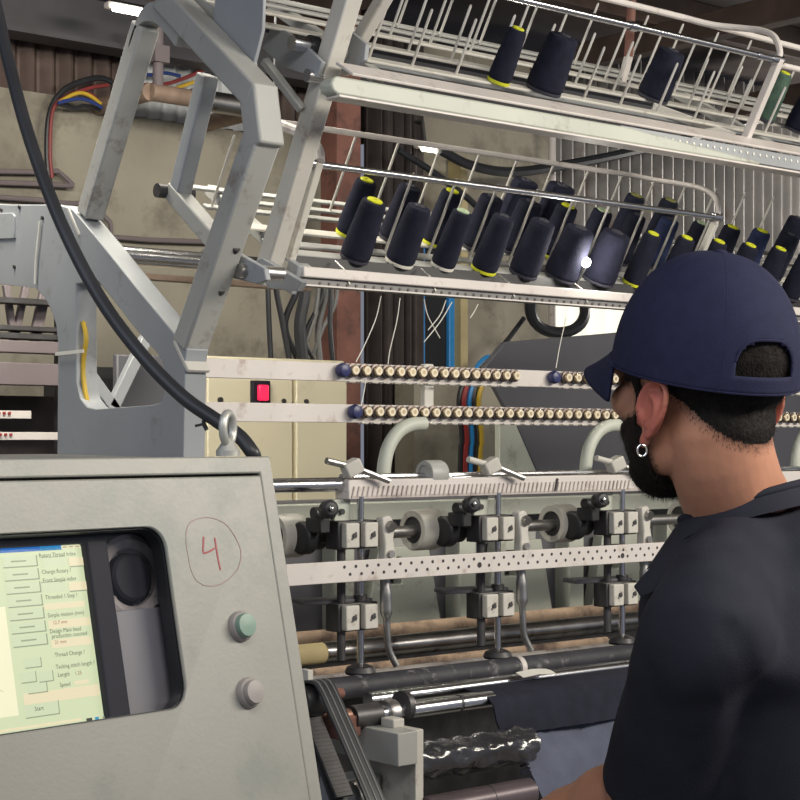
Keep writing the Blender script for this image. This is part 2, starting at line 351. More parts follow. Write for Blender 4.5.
mb = MB().cyl(b, b+Z1*.2, .016).box(b+Z1*.11, (.05, .05, .05)); mb.build('valve', 'conduit', ap)
MB().cyl(P[1], V((P[1].x, WY+.02, P[1].z)), .026).build('wall_bend', 'rust_rail', ap); MB().cyl(P[0], V((P[0].x, WY+.02, P[0].z)), .026).build('wall_bend', 'rust_rail', ap)
# distant lamp, and a glowing stand-in for a daylight gap
def lamp(px, py, y, w, label, m2=None):
    c = at_y(px, py, y); t = thing('bulkhead_lamp', label, 'lamp', c)
    MB().box(c+V((0, .03, .012)), (w*1.15, .03, .02)).build('housing', 'enamel', t, bevel=.005)
    MB().cyl(c-X1*w/2, c+X1*w/2, .012).build('lamp_tube', 'tube_glow', t)
    if m2: MB().cyl(c+X1*(w*.52), c+X1*(w*.75), .010).build('lamp_end', m2, t)
    MB().tube([c+V((0, .04, .03)), V((c.x, y+.05, c.z+.1)), V((c.x, WY+.03, c.z+.12))], .008, 8).build('bracket', 'steel_dark', t)
lamp(432, 149, 4.45, .085, 'small lit lamp with a yellow end seen above the guard rail', 'tube_glow_y')
lamp(129, 10, 4.2, .10, 'glowing bar in place of a daylight gap beside the dark ceiling beam')  # no lamp here: the glowing tube stands in for a daylight gap
# cables slung across the wall behind the cones
for pts, r, l in (([(398, 150), (430, 170), (465, 196), (480, 210)], .012, 'black cable slanting down behind the cones'), ([(440, 150), (470, 165), (510, 172), (560, 166), (640, 150), (760, 120)], .018, 'black hose sagging behind the lower guard rail'),
                  ([(524, 318), (505, 343), (484, 366), (470, 385), (440, 440)], .009, 'black cable slanting beside the dark grey cover'), ([(472, 380), (476, 368), (485, 358), (494, 357)], .008, 'short blue hose curling by the dark grey cover')):
    P = [at_y(x, y, 4.4) for x, y in pts]
    tag(MB().tube(curve_pts(P), r, 8).build('hanging_hose', 'frame_blue' if 'blue hose' in l else 'rubber', origin=P[0]), l, 'cable')
c = at_y(558, 300, 4.3); rr = .118
tag(MB().tube([c+V((math.cos(a)*rr*1.15, .02*math.sin(a*2), math.sin(a)*rr)) for a in [2*math.pi*k/40 for k in range(40)]], .021, 10, closed=True).build('hanging_hose_coil', 'rubber', origin=c), 'thick black hose coil hanging in front of the bright panel', 'hose')
for i, (px, m, r) in enumerate(((463, 'wire_red', .012), (469, 'frame_blue', .010), (478, 'wire_yellow', .011), (472, 'rubber', .012), (459, 'rubber', .008))):
    P = [at_y(px+8, 372, 3.9), at_y(px, 400, 3.9), at_y(px+3, 440, 3.9), at_y(px+1, 500, 3.9)]; P.append(V((P[-1].x, 3.9, 0.0)))
    tag(MB().tube(curve_pts(P), r, 8).build('riser_cable', m, origin=P[-1]), ['dark red', 'blue', 'yellow', 'thick black', 'thin black'][i]+' upright cable beside the dark grey cover', 'cable', 'upright cables beside the dark grey cover')
# ------------------------------------------------------------------ dark grey cover (far end housing) and pale gussets
GY = 3.25
g = thing('machine_housing', 'large dark grey sheet metal cover behind the tension bars', 'machine cover', at_y(560, 470, GY)*1)
poly = [at_y(x, y, GY) for x, y in ((505, 342), (600, 334), (860, 310), (860, 560), (575, 560), (516, 426), (485, 367))]
MB().prism([poly], (0, .02, 0)).build('cover_panel', 'cover_grey', g, bevel=.004)
poly = [at_y(x, y, GY-.01) for x, y in ((500, 424), (516, 424), (575, 560), (500, 560))]
MB().prism([poly], (0, .02, 0)).build('gusset', 'paint_green', g, bevel=.003)
b0 = at_y(560, 560, GY+.1); MB().box(((at_y(500, 560, GY).x+at_y(860, 560, GY).x)/2, GY+.12, b0.z/2), (at_y(860, 560, GY).x-at_y(500, 560, GY).x, .2, b0.z)).build('plinth', 'paint_green', g)

# ================================================================== MACHINE SIDE FRAME
XS = at_y(183, 400, 2.2).x
FT = .04
def sx(l, x=None): return [at_x(a, b, XS if x is None else x) for a, b in l]
out = sx([(-70, 200), (10, 204.5), (58, 204.5), (72, 209), (80, 218), (100, 242), (140, 292), (187, 349), (185, 360), (183, 470)])
yf, yb = out[-1].y, at_x(57, 455, XS).y
zl_ = out[-1].z; out += [V((XS, 2.05, zl_-.02)), V((XS, 2.05, 0)), V((XS, yb, 0))] + sx([(57, 455), (58, 345), (56, 325), (50, 308), (44, 297), (35, 288), (0, 284), (-70, 278)])
hole = sx([(76, 284), (98, 281), (106, 291), (137, 331), (156, 352), (163, 362), (164.5, 372), (164, 394), (161, 402), (152, 405), (96, 409), (87, 407), (80, 398), (76.5, 384)])
mf = thing('machine_side_frame', 'grey-blue steel end frame of the quilting machine behind the console', 'machine frame', (XS+.02, 2.4, 0))
MB().prism([out, hole], (FT, 0, 0)).build('side_plate', 'paint_blue', mf, bevel=.003)
pl = sx([(-60, 213), (12, 213), (14, 216), (14, 238), (-60, 241)], XS-.004); MB().prism([pl], (.006, 0, 0)).build('access_plate', 'paint_blue', mf, bevel=.001)
for q in ((43, 218), (15, 267), (2, 210), (20, 207)): p = at_x(*q, XS); MB().cyl(p-X1*.003, p+X1*.002, .0035, 12).build('bolt', 'steel_dark', mf)
P = [at_x(40, 222, XS-.004), at_x(36, 260, XS-.004), at_x(35, 284, XS-.004)]
tag(MB().tube(P, .0022, 6).build('string', 'thread', origin=P[-1]), 'thin white string hanging down the face of the grey end frame', 'string')
# feet of the creel support bolted to the frame
for q, n in (((88, 219), 0), ((196, 352), 1)):
    p = at_x(*q, XS+.02); dn = V((0, -.62, -.78)); MB().box(p+V((0, .012, -.006)), (.042, .062, .008), (X1, dn, X1.cross(dn))).build('mounting_pad', 'paint_light', mf, bevel=.002)
P = [at_x(*q, XS+.012) for q in ((83, 322), (85.5, 332), (86, 342), (84, 355), (83, 372), (85, 390), (88, 408), (87, 430))]
tag(MB().tube(curve_pts(P), .0042, 8).build('yellow_wire', 'wire_yellow', origin=P[-1]), 'yellow wire running down the edge of the frame opening', 'wire')
tag(MB().strip([at_x(56, 354, XS-.006), at_x(84, 351, XS-.006)], Z1, .006, .002, X1*-1).build('cable_tie', 'tube_white', origin=at_x(70, 352, XS-.006)), 'white cable tie round the upright of the grey end frame', 'cable tie')

# things seen through the frame openings
ry = 3.5; rk = thing('steel_rack', 'dark steel rack with crossed braces seen through the left frame opening', 'rack', at_y(20, 440, ry)*1)
for y0, h, m in ((297, 6, 'steel_dark'), (325, 5, 'steel_dark'), (344, 12, 'conduit'), (372, 22, 'conduit'), (333, 6, 'steel_dark')):
    p, q = at_y(-60, y0, ry), at_y(74, y0, ry); q.z = p.z
    MB().box(((p.x+q.x)/2, ry, p.z), (q.x-p.x, .04, h*3.9/1700)).build('shelf_rail', m, rk, bevel=.002)
for a, b, w in (((6, 285), (14, 342), .016), ((26, 285), (14, 342), .016), ((46, 285), (34, 342), .026), ((-40, 285), (-20, 342), .03)):
    MB().bar(at_y(*a, ry+.035), at_y(*b, ry+.035), .014, w, Y1).build('brace', 'conduit', rk, bevel=.002)
for px in (-58, 72): p = at_y(px, 290, ry); MB().box((p.x, ry+.03, p.z/2), (.04, .04, p.z)).build('post', 'steel_dark', rk, bevel=.002)
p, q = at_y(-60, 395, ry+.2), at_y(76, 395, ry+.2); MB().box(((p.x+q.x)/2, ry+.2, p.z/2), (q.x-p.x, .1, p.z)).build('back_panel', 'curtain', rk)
for i, (y0, pe, l) in enumerate(((413, 30, 'upper short pale bar with red dots seen through the frame opening'), (435, 66, 'lower pale bar with red dots seen through the frame opening'))):
    p, q = at_y(-50, y0+1, 3.3), at_y(pe, y0+1, 3.3); q.z = p.z
    t = thing('dotted_bar', l, 'machine bar', p); MB().box((p+q)/2, tuple((q.x-p.x, .012, .017)), None).build('bar', 'enamel', t, bevel=.001)
    for k in range(9):
        c = at_y(-34+k*5.2+i*1.5, y0-1, 3.3)
        if c.x < q.x-.02: c.z = p.z+.003; MB().cyl(c-Y1*.005, c-Y1*.010, .0032, 12).build('thread_eye', 'wire_red', t)
    MB().bar(V((p.x-.04*i, 3.325, p.z)), V((p.x-.04*i, 3.325, 0)), .02, .03, Y1).build('upright', 'steel_dark', t)
bx = thing('dark_casing', 'dark casing with a V of grey braces seen through the middle frame opening', 'machine casing', at_y(125, 420, 4.0)*1)
p, q = at_y(84, 366, 4.0), at_y(175, 366, 4.0); MB().box(((p.x+q.x)/2, 4.12, p.z/2), (q.x-p.x, .2, p.z)).build('body', 'black', bx)
p, q = at_y(117, 354, 3.2), at_y(172, 354, 3.2); MB().box(((p.x+q.x)/2, 3.21, p.z/2), (q.x-p.x, .02, p.z)).build('front_panel', 'cover_grey', bx, bevel=.004)
for a, b in (((84, 368), (116, 412)), ((146, 338), (112, 408))): MB().bar(at_y(*a, 3.15), at_y(*b, 3.15), .02, .026, Y1).build('brace', 'paint_blue', bx, bevel=.002)
MB().bar(at_y(113, 408, 3.16), V((at_y(113, 408, 3.16).x, 3.16, 0)), .04, .04, Y1).build('post', 'paint_blue', bx)
# cross shafts behind the creel supports
sh = at_y(175, 259, 2.62); sx0, sx1 = Xp(90, 2.62), Xp(320, 2.62)
t = thing('cross_shaft', 'polished steel shaft running behind the creel supports', 'shaft', (sx0, 2.62, sh.z))
MB().cyl((sx0, 2.62, sh.z), (sx1, 2.62, sh.z), .0165).build('shaft', 'chrome', t); MB().cyl((Xp(205, 2.62), 2.62, sh.z), (Xp(216, 2.62), 2.62, sh.z), .024).build('collar', 'steel', t)
MB().box(((sx0+sx1)/2, 2.66, sh.z-.032), (sx1-sx0, .03, .01)).build('tray', 'rust_rail', t)

# ================================================================== CREEL SUPPORT (left A-frame)
cs = thing('creel_support', 'grey tubular A-frame carrying the creel on the end frame', 'support frame', at_x(190, 345, XS+.02)*1)
XA = XS+.02; sd = X1
def sxa(l, x=XA): return [at_x(a, b, x) for a, b in l]
a, b = sxa([(90, 216), (146, 25)]); MB().bar(a, b, .036, .036, sd).build('leg', 'paint', cs, bevel=.004)
P = curve_pts(sxa([(143, 36), (148, 17), (158, 5), (170, 4), (182, 15), (192, 28)]), 6)
mb = MB()
for i in range(len(P)-1): pass
mb.strip(P, X1, .036, .034, Z1*.0+V((0, .6, -.8))); mb.build('top_bend', 'paint', cs, bevel=.003)
a, b = sxa([(168, -2), (262, 98)]); MB().bar(a, b, .046, .040, sd).build('top_beam', 'paint', cs, bevel=.004)
P = sxa([(262, 96), (268, 120), (265, 140)]); MB().bar(P[0]+V((0, .01, .012)), P[2]-V((0, 0, .012)), .045, .040, sd).build('knee', 'paint', cs, bevel=.004)
a, b = sxa([(262, 138), (190, 346)]); MB().bar(a, b, .044, .040, sd).build('leg', 'paint', cs, bevel=.004)
pts = sxa([(216, -20), (264, -20), (262, 30), (254, 62), (258, 96), (212, 42)], XA+.024); MB().prism([pts], (.006, 0, 0)).build('web_plate', 'paint_blue', cs, bevel=.001)
for q in ((221, 253), (211, 264), (206, 295)): p = at_x(*q, XA); MB().cyl(p+V((.008, -.030, .006)), p+V((.008, -.018, 0)), .0065, 12).build('bolt', 'steel_dark', cs)
pts = [at_x(*q, XA+.03) for q in ((222, 246), (236, 252), (264, 268), (266, 280), (256, 284), (224, 276))]; MB().prism([pts], (.010, 0, 0)).build('pivot_lug', 'paint_blue', cs, bevel=.002)
p = at_x(255, 272, XA+.05); MB().cyl(p-X1*.03, p+X1*.05, .011).build('pivot_pin', 'steel', cs)
# second link frame, deeper along the machine
lk = thing('hinge_link', 'slim grey hinged link bent behind the creel A-frame', 'link', at_x(176, 192, XS+.12)*1)
XL = XS+.12
a, b = sxa([(208, 75), (180, 192)], XL); MB().bar(a, b, .028, .03, sd).build('link_bar', 'paint_blue', lk, bevel=.003)
a, b = sxa([(173, 190), (226, 252)], XL); MB().bar(a, b, .03, .028, sd).build('link_bar', 'paint', lk, bevel=.003)
p = at_x(172, 192, XL); MB().cyl(p-X1*.03, p+X1*.04, .012).build('pivot_bolt', 'steel_dark', lk)
# ================================================================== CREEL ARM
TI = R(31); NN = V((0, -math.sin(TI), math.cos(TI))); SS = V((0, math.cos(TI), math.sin(TI)))
XC = 1.615
ca = thing('creel_upright', 'tall slanting grey creel arm joining the lower and upper cone racks', 'machine arm', at_x(264, 280, XC)*1)
a, b = at_x(264, 283, XC), at_x(352, -14, XC); MB().bar(a, b, .030, .034, X1).build('main_arm', 'paint_light', ca, bevel=.003)
a2, b2 = at_x(341, 72, XC+.075), at_x(391, -14, XC+.075); MB().bar(a2, b2, .020, .022, X1).build('second_arm', 'paint_light', ca, bevel=.003)
pts = [at_x(*q, XC+.045) for q in ((322, 34), (344, 26), (366, 44), (364, 60), (352, 72), (334, 70))]; MB().prism([pts], (.008, 0, 0)).build('joint_plate', 'paint_blue', ca, bevel=.001)
pts = [at_x(*q, XC-.03) for q in ((282, 66), (262, 48), (272, 24), (300, 40), (322, 62), (316, 78))]; MB().prism([pts], (.008, 0, 0)).build('pivot_plate', 'paint_blue', ca, bevel=.001)
p = at_x(320, 48, XC); MB().cyl(p-X1*.015, p+X1*.085, .0135).build('pivot_tube', 'paint_light', ca)
pv = MB().cyl(p-X1*.055, p-X1*.012, .0115).build('pivot_pin', 'chrome', ca); MB().cyl(p-X1*.022, p-X1*.008, .017).build('pin_collar', 'black', pv)
p = at_x(317, 77, XC-.02); MB().cyl(p-X1*.02, p+X1*.01, .010).build('bolt', 'chrome', ca)
pts = [at_x(*q, XC-.022) for q in ((252, 262), (262, 258), (302, 282), (296, 291), (268, 288))]; MB().prism([pts], (.012, 0, 0)).build('foot_plate', 'paint_blue', ca, bevel=.001)
a, b = at_x(268, 112, XC-.04), at_x(304, 128, XC+.02); MB().bar(at_x(264, 60, XC-.06), at_x(302, 110, XC-.02), .014, .012, X1).build('tie_bar', 'paint', ca, bevel=.002)

# ================================================================== CREEL RACKS
class Rack:                                                 # an inclined plane: s runs up the slope, X along the machine, L along the pins
    def __init__(s, p): s.p = V(p)
    def pt(s, x, sl, l=0): return V((x, s.p.y, s.p.z))+SS*sl+NN*l
    def px(s, px, sl, l=0): q = s.pt(0, sl, l); return V((Xp(px, q.y), q.y, q.z))
LO = Rack(at_y(358, 262, 2.25)); UPR = Rack(at_y(412, 66, 2.08))
AX = (X1, SS, NN)
def rail(rk, parent, x0, x1, sl, w, th, m, l=0, name='rail'):
    return MB().box((rk.pt(x0, sl, l-th/2)+rk.pt(x1, sl, l-th/2))/2, (x1-x0, w, th), AX).build(name, m, parent, bevel=.0015)
def pins(rk, parent, xs, sl, L, skip=()):
    for i, x in enumerate(xs):
        b = rk.pt(x, sl, -.004); t = b+NN*(L+.004); MB().tube([b, t-NN*.003, t], [.0024, .0024, .0013], 8).build('pin', 'pin', parent)
# lower rack ---------------------------------------------------------
XE = 3.42
lr = thing('cone_rack', 'lower inclined creel rack full of navy thread cones', 'thread rack', LO.pt(1.64, 0, -.05))
for sl, w, m, x0 in ((.020, .022, 'paint', 1.66), (.056, .020, 'paint', 1.66), (.114, .024, 'paint_light', LO.px(240, .114).x), (.185, .016, 'paint', LO.px(205, .185).x), (.225, .016, 'paint', LO.px(240, .225).x), (.268, .016, 'paint', LO.px(190, .268).x)):
    rail(LO, lr, x0, XE, sl, w, .005, m)
z0 = LO.p.z
fb = MB().box(((1.66+XE)/2, 2.205, z0-.031), (XE-1.66, .030, .017)).build('front_beam', 'enamel', lr, bevel=.002)
mb = MB().box(((1.66+XE)/2, 2.212, z0-.046), (XE-1.66, .026, .013)); mb.build('guide_strip', 'strip_grey', lr, bevel=.001)
mb = MB()
for k in range(90): x = 1.70+k*.019; mb.cyl((x, 2.200, z0-.047), (x, 2.1975, z0-.047), .0026, 8)
mb.build('guide_holes', 'steel_dark', lr)
for k in range(9): x = 1.76+k*.19; MB().tube([(x, 2.196, z0-.046), (x-.006, 2.205, z0-.02), (x, 2.235, z0-.004)], .0016, 6).build('thread_hook', 'pin', lr)
MB().box(((1.66+XE)/2, 2.19, z0-.0525), (XE-1.66, .006, .0025)).build('strip_lip', 'enamel', lr)
mb = MB().box(((1.66+XE)/2, 2.246, z0-.016), (XE-1.66, .004, .034)); mb.build('gap_shade', 'black', lr)  # black strip put in for the shade in the gap under the rail
for x in (1.70, 2.72, 3.3):
    MB().bar(LO.pt(x, -.03, -.016), LO.pt(x, .30, -.016), .022, .02, X1).build('cross_member', 'paint', lr, bevel=.002)
e = MB().bar(V((1.655, 2.2, z0-.045)), V((1.655, 2.28, z0-.005)), .012, .05, X1).build('end_plate', 'paint_blue', lr, bevel=.002)
# end upright and guard loop
gl = .163
ua, ub = LO.px(289, -.03, -.01), LO.px(327, 0, gl+.004); MB().bar(V((1.655, ua.y, ua.z)), V((1.668, ub.y, ub.z)), .014, .018, X1).build('end_upright', 'paint_light', lr, bevel=.002)
xl, xr = 1.668, LO.px(716, 0, gl).x; sr = .185
path = [LO.pt(xl, 0, gl), LO.pt(xr, 0, gl)]
hr = MB().cyl(path[0], path[1], .0060, 12).build('guard_rail', 'chrome', lr)
loop = [LO.pt(xr+.002, -.004, gl-.012), LO.pt(xr+.004, .004, gl+.012), LO.pt(xr+.012, .035, gl+.030), LO.pt(xr+.012, .075, gl+.030), LO.pt(xr-.0, .120, gl+.018), LO.pt(xr-.03, .158, gl+.006), LO.pt(xr-.075, sr, gl)]
loop = curve_pts(loop, 6)
lo2 = [LO.pt(xl+.0, sr, gl), LO.pt(xl+.012, .14, gl+.01), LO.pt(xl+.02, .085, gl+.018), LO.pt(xl+.015, .03, gl+.016), LO.pt(xl+.004, 0, gl+.004)]
MB().tube(loop+[LO.pt(xl+.05, sr, gl), LO.pt(xl+.02, sr-.002, gl)], .0052, 10).build('guard_rail', 'enamel', lr)
mb = MB().tube(curve_pts(lo2, 5), .009, 10); mb.build('loop_end', 'enamel', lr)
MB().cyl(LO.pt(xl-.02, 0, gl), LO.pt(xl-.004, 0, gl), .008).build('rail_clamp', 'chrome', lr); MB().cyl(LO.pt(xr-.012, 0, gl), LO.pt(xr+.012, 0, gl), .010).build('rail_clamp', 'chrome', lr)
mb = MB().bar(LO.pt(xr, 0, gl), LO.pt(xr, -.0, 0), .006, .006, X1)
MB().bar(LO.pt(xr+.004, .0, gl-.012), LO.pt(xr+.004, .0, -.01), .012, .014, X1).build('end_upright', 'paint_light', lr, bevel=.002)
DX = .1005; XF0 = 1.821
F_x = [XF0+DX*k for k in range(14)]; B_x = [1.880+DX*k for k in range(14)]
pins(LO, lr, F_x, .008, .095); pins(LO, lr, B_x, .114, .100); pins(LO, lr, [x+.045 for x in B_x[:9]], .060, .150)
pins(LO, lr, [x-.01 for x in F_x], .225, .150); pins(LO, lr, [LO.px(q, .185).x for q in (212, 236, 246)], .185, .13)
# upper rack ---------------------------------------------------------
XU = 3.20
ur = thing('cone_rack', 'upper inclined creel rack of mostly bare pins with few cones', 'thread rack', UPR.pt(1.64, -.05, -.05))
for sl, w, m, x0 in ((-.078, .048, 'enamel', Xp(350, 2.0)), (.0, .022, 'paint_light', 1.66), (.088, .022, 'paint_light', 1.49), (.170, .020, 'paint_light', 1.49), (.222, .014, 'paint', 1.49), (.262, .018, 'paint', 1.49)):
    rail(UPR, ur, x0, XU, sl, w, .005, m)
xb0, xb1 = Xp(331, 1.97)+.0135, 2.62
q = V((0, 1.985, at_y(400, 95.5, 1.97).z)); xt = UPR.px(600, -.06).x; xe = UPR.px(735, -.06).x
zq0, zq1 = q.z-.0135, q.z+.0135
MB().prism([[V((xb0, q.y-.015, zq0)), V((xe, q.y-.015, zq0)), V((xe, q.y-.015, zq0+.006)), V((xt, q.y-.015, zq1)), V((xb0, q.y-.015, zq1)), V((xb0-.009, q.y-.015, zq1-.004)), V((xb0-.0135, q.y-.015, q.z)), V((xb0-.009, q.y-.015, zq0+.004))]], (0, .03, 0)).build('front_beam', 'paint_green', ur, bevel=.003)
fl = V((0, q.y-.001, q.z-.0160)); MB().box(((xb0+XU)/2, fl.y, fl.z), (XU-xb0, .034, .004)).build('beam_lip', 'enamel', ur, bevel=.001)
q2 = V((0, 1.985, at_y(680, 143, 1.98).z+.008)); MB().box(((xt+XU)/2, q2.y, q2.z-.008), (XU-xt, .012, .026)).build('guide_strip', 'paint_blue', ur, bevel=.001)
mb = MB()
for k in range(44): x = xt+.02+k*.019; mb.cyl((x, q2.y-.005, q2.z-.005), (x, q2.y-.0075, q2.z-.005), .0026, 8)
mb.build('guide_holes', 'tube_white', ur)
for x in (1.70, 2.70, 3.15): MB().bar(UPR.pt(x, -.05, -.016), UPR.pt(x, .28, -.016), .022, .02, X1).build('cross_member', 'paint', ur, bevel=.002)
MB().box((UPR.pt(1.72, .045, -.022)+UPR.pt(XU, .045, -.022))/2, (XU-1.72, .050, .003), AX).build('pan', 'paint_blue', ur)
MB().bar(UPR.pt(1.498, .03, -.012), UPR.pt(1.498, .27, -.012), .016, .02, X1).build('cross_member', 'paint', ur, bevel=.002)
ug = .150; uxr = UPR.px(777, -.04, ug).x
MB().cyl(UPR.pt(1.64, -.04, ug), UPR.pt(uxr, -.04, ug), .0062, 12).build('guard_rail', 'chrome', ur)
MB().cyl(UPR.pt(uxr, -.04, ug-.008), UPR.pt(XU, -.04, ug-.008), .0058, 12).build('guard_rail', 'enamel', ur)
pa = UPR.pt(uxr-.004, -.052, -.045); MB().bar(pa, UPR.pt(uxr+.003, -.042, ug+.004), .014, .016, X1).build('guard_post', 'enamel', ur, bevel=.002)
loop = curve_pts([UPR.pt(uxr+.002, -.04, ug-.004), UPR.pt(uxr+.006, -.034, ug+.014), UPR.pt(uxr+.016, .0, ug+.032), UPR.pt(uxr+.016, .035, ug+.032), UPR.pt(uxr+.004, .075, ug+.020), UPR.pt(uxr-.03, .115, ug+.006), UPR.pt(uxr-.08, .15, ug)], 6)
MB().tube(loop+[UPR.pt(1.68, .15, ug)], .0062, 10).build('guard_rail', 'enamel', ur)
MB().cyl(UPR.pt(uxr-.05, .135, ug+.002), UPR.pt(XU, .135, ug-.004), .006, 10).build('guard_rail', 'enamel', ur)
MB().cyl(UPR.pt(uxr-.016, -.04, ug), UPR.pt(uxr+.012, -.04, ug), .0098).build('rail_clamp', 'chrome', ur); MB().cyl(UPR.pt(uxr-.06, -.04, ug), UPR.pt(uxr-.053, -.04, ug), .0080).build('rail_clamp', 'chrome', ur)
mx = UPR.px(633, -.04, ug).x; MB().cyl(UPR.pt(mx-.008, -.04, ug), UPR.pt(mx+.008, -.04, ug), .0085).build('rail_clamp', 'chrome', ur)
pb = UPR.pt(uxr-.012, -.03, -.01); MB().bar(pb, UPR.pt(uxr-.16, .06, -.006), .014, .006, NN).build('corner_brace', 'paint_light', ur, bevel=.001)
R1 = [UPR.px(p, .002).x for p in (369, 412, 456, 500, 548, 584, 620, 657, 694, 731, 765, 799)]
R2 = [UPR.px(p, .088).x for p in (365, 408, 451, 495, 535, 575, 613, 652, 688, 722, 757, 790)]
R3 = [UPR.px(p, .170).x for p in (350, 390, 430, 470, 508, 546, 605, 640, 674, 708, 742, 775)]
R4 = [UPR.px(p, .252).x for p in (345, 398, 440, 480, 520, 575, 625, 660, 695, 728)]
pins(UPR, ur, R1, .002, .096); pins(UPR, ur, R2, .088, .098); pins(UPR, ur, R3, .17, .104); pins(UPR, ur, R4, .252, .12)
pins(UPR, ur, [1.555, 1.592], .17, .15); pins(UPR, ur, [1.60], .252, .15)
p = UPR.px(622, .22, -.01); q = UPR.px(634, .22, .08)
hg = thing('hanger_rod', 'rusty red hanger rod holding the upper rack from above', 'rod', p)
MB().bar(p, p+(q-p)*.62, .014, .012, X1).build('strap', 'enamel', hg, bevel=.001); MB().cyl(p+(q-p)*.55, V((q.x+.02, q.y-.02, 3.03)), .009).build('rod', 'rust', hg)

# ================================================================== THREAD CONES
def cone(rk, x, sl, r, h, m, top, base, label, group, taper=.74):
    b = rk.pt(x, sl, .001); t = thing('thread_cone', label, 'thread cone', b, group)
    prof = [(r*.30, .006), (r*.93, .006), (r, .010)]
    n = 10
    for i in range(n+1):
        f = i/n; rr = r*(1-(1-taper)*f**1.25); prof.append((rr+(.0003 if i % 2 else -.0003), .012+f*(h-.020)))
    prof += [(r*taper*.93, h-.005), (r*taper*.55, h-.003)]
    MB().lathe(b, NN, prof, 26).build('yarn', m, t, smooth=50)
    rt = r*taper*(.62 if top != 'tube_dark' else .42)
    tp = MB().lathe(b, NN, [(rt*.9, h-.012), (rt*1.02, h-.004), (rt*1.02, h-.0015), (rt*.9, h-.0005), (rt*.42, h-.0005), (rt*.36, h-.002), (.002, h-.003)], 22).build('tube_top', top, t)
    MB().lathe(b, NN, [(r*.80, 0), (r*.95, 0), (r*.98, .002), (r*.97, .0055), (r*.5, .0055)], 24).build('tube_base', base, t)
    return t
ords = ['first', 'second', 'third', 'fourth', 'fifth', 'sixth', 'seventh', 'eighth', 'ninth', 'tenth', 'eleventh', 'twelfth', 'thirteenth']
G1, G2, G3, G4 = 'cones in the front row of the lower rack', 'cones in the back row of the lower rack', 'cones on the upper rack', 'cones in the rear row of the lower rack'
TY, TW, TO, TD, TM = 'tube_yellow', 'tube_white', 'tube_olive', 'tube_dark', 'tube_mint'
front = [(.0265, TY, TD), (.0265, TD, TW), (.0225, TM, TW), (.0250, TD, TY), (.0285, TD, TD), (.0345, TD, TD), (.0345, TD, TD), (.0215, TY, TY), (.022, TY, TD), (.0225, TY, TD), (.0225, TY, TY), (.023, TY, TY), (.023, TY, TD)]
tn = {TY: 'yellow-topped', TD: 'dark-topped', TM: 'pale green-topped', TO: 'olive-topped'}
wide = lambda r: 'wide' if r > .032 else 'slim' if r < .0245 else 'medium'
for k, (r, tp, bs) in enumerate(front):
    m = 'yarn'
    cone(LO, F_x[k]-.004, .008, r, .112 if r < .034 else .106, m, tp, bs, f'{wide(r)} {tn[tp]} navy cone, {ords[k]} from left, front row of lower rack', G1, .82)
back = [(.0235, TY, TY), (.0250, TD, TD), (.0235, TY, TY), (.027, TD, TD), (.028, TD, TD), (.026, TY, TY), (.025, TM, TD), (.0235, TD, TD), (.0245, TD, TD), (.0235, TM, TD), (.0235, TY, TD), (.0245, TY, TD), (.0245, TD, TD)]
for k, (r, tp, bs) in enumerate(back):
    m = 'yarn_blue' if k in (8, 11) else 'yarn'
    cone(LO, B_x[k]-.004, .114, r, .108, m, tp, bs, f'{wide(r)} {tn[tp]} {"blue" if m != "yarn" else "navy"} cone, {ords[k]} from left, back row of lower rack', G2, .82)
for k, (tpx, r, tp) in enumerate(((527, .031, TD), (563, .034, TD), (637, .0235, TO), (671, .0235, TO), (799, .026, TD))):
    x = LO.px(tpx, .225, .11).x
    cone(LO, x, .225, r, .110, 'yarn', tp, TD, ['wide dark navy cone rising behind the fifth front cone, rear row', 'widest dark navy cone in the rear row, against the grey sheeting', 'slim olive-topped cone in the rear row, left of the guard loop end', 'slim olive-topped cone in the rear row, nearest the guard loop end', 'dark navy cone in the rear row at the far right edge'][k], G4, .84)
p = UPR.px(503, .002).x
cone(UPR, R1[3]-.012, -.006, .0205, .098, 'yarn', TY, TY, 'slim navy cone with yellow top and base on the upper rack', G3, .80)
cone(UPR, R1[4]-.020, -.006, .0330, .104, 'yarn', TD, TD, 'large dark navy cone beside the slim yellow-topped cone on the upper rack', G3, .80)
cone(UPR, R2[7], .088, .0320, .100, 'yarn', TD, TD, 'large dark navy cone standing alone mid-way along the upper rack', G3, .82)
cone(UPR, UPR.px(764, .088).x, .088, .020, .105, 'yarn_green', TY, TD, 'slim green cone half hidden by the white guard post on the upper rack', G3, .8)
cone(UPR, UPR.px(799, .05).x, .05, .034, .102, 'yarn', TD, TD, 'dark navy cone cut off at the far end of the upper rack', G3, .8)
# lit bulb between two cones
bp = LO.px(583, -.024, .036); t = thing('work_bulb', 'small bright bulb glaring between two dark cones on the lower rack', 'light bulb', bp)
MB().lathe(bp, NN, [(.003, -.036), (.004, -.010), (.006, 0), (.006, .006)], 16).build('socket', 'black', t); MB().ell(bp+NN*.014, (.0095, .0095, .0095)).build('bulb_glass', 'bulb_glow', t)
bp2 = at_y(281, 128, 2.5); t = thing('pilot_bulb', 'tiny bright bulb shining behind the creel A-frame', 'light bulb', bp2)
MB().ell(bp2, (.0055, .0055, .0055)).build('bulb_glass', 'bulb_glow', t); MB().tube(curve_pts([bp2+Z1*.004, bp2+V((0, .02, .06)), bp2+V((.01, .03, .30)), V((bp2.x+.02, bp2.y+.05, 3.05))]), .0025, 6).build('flex', 'rubber', t)

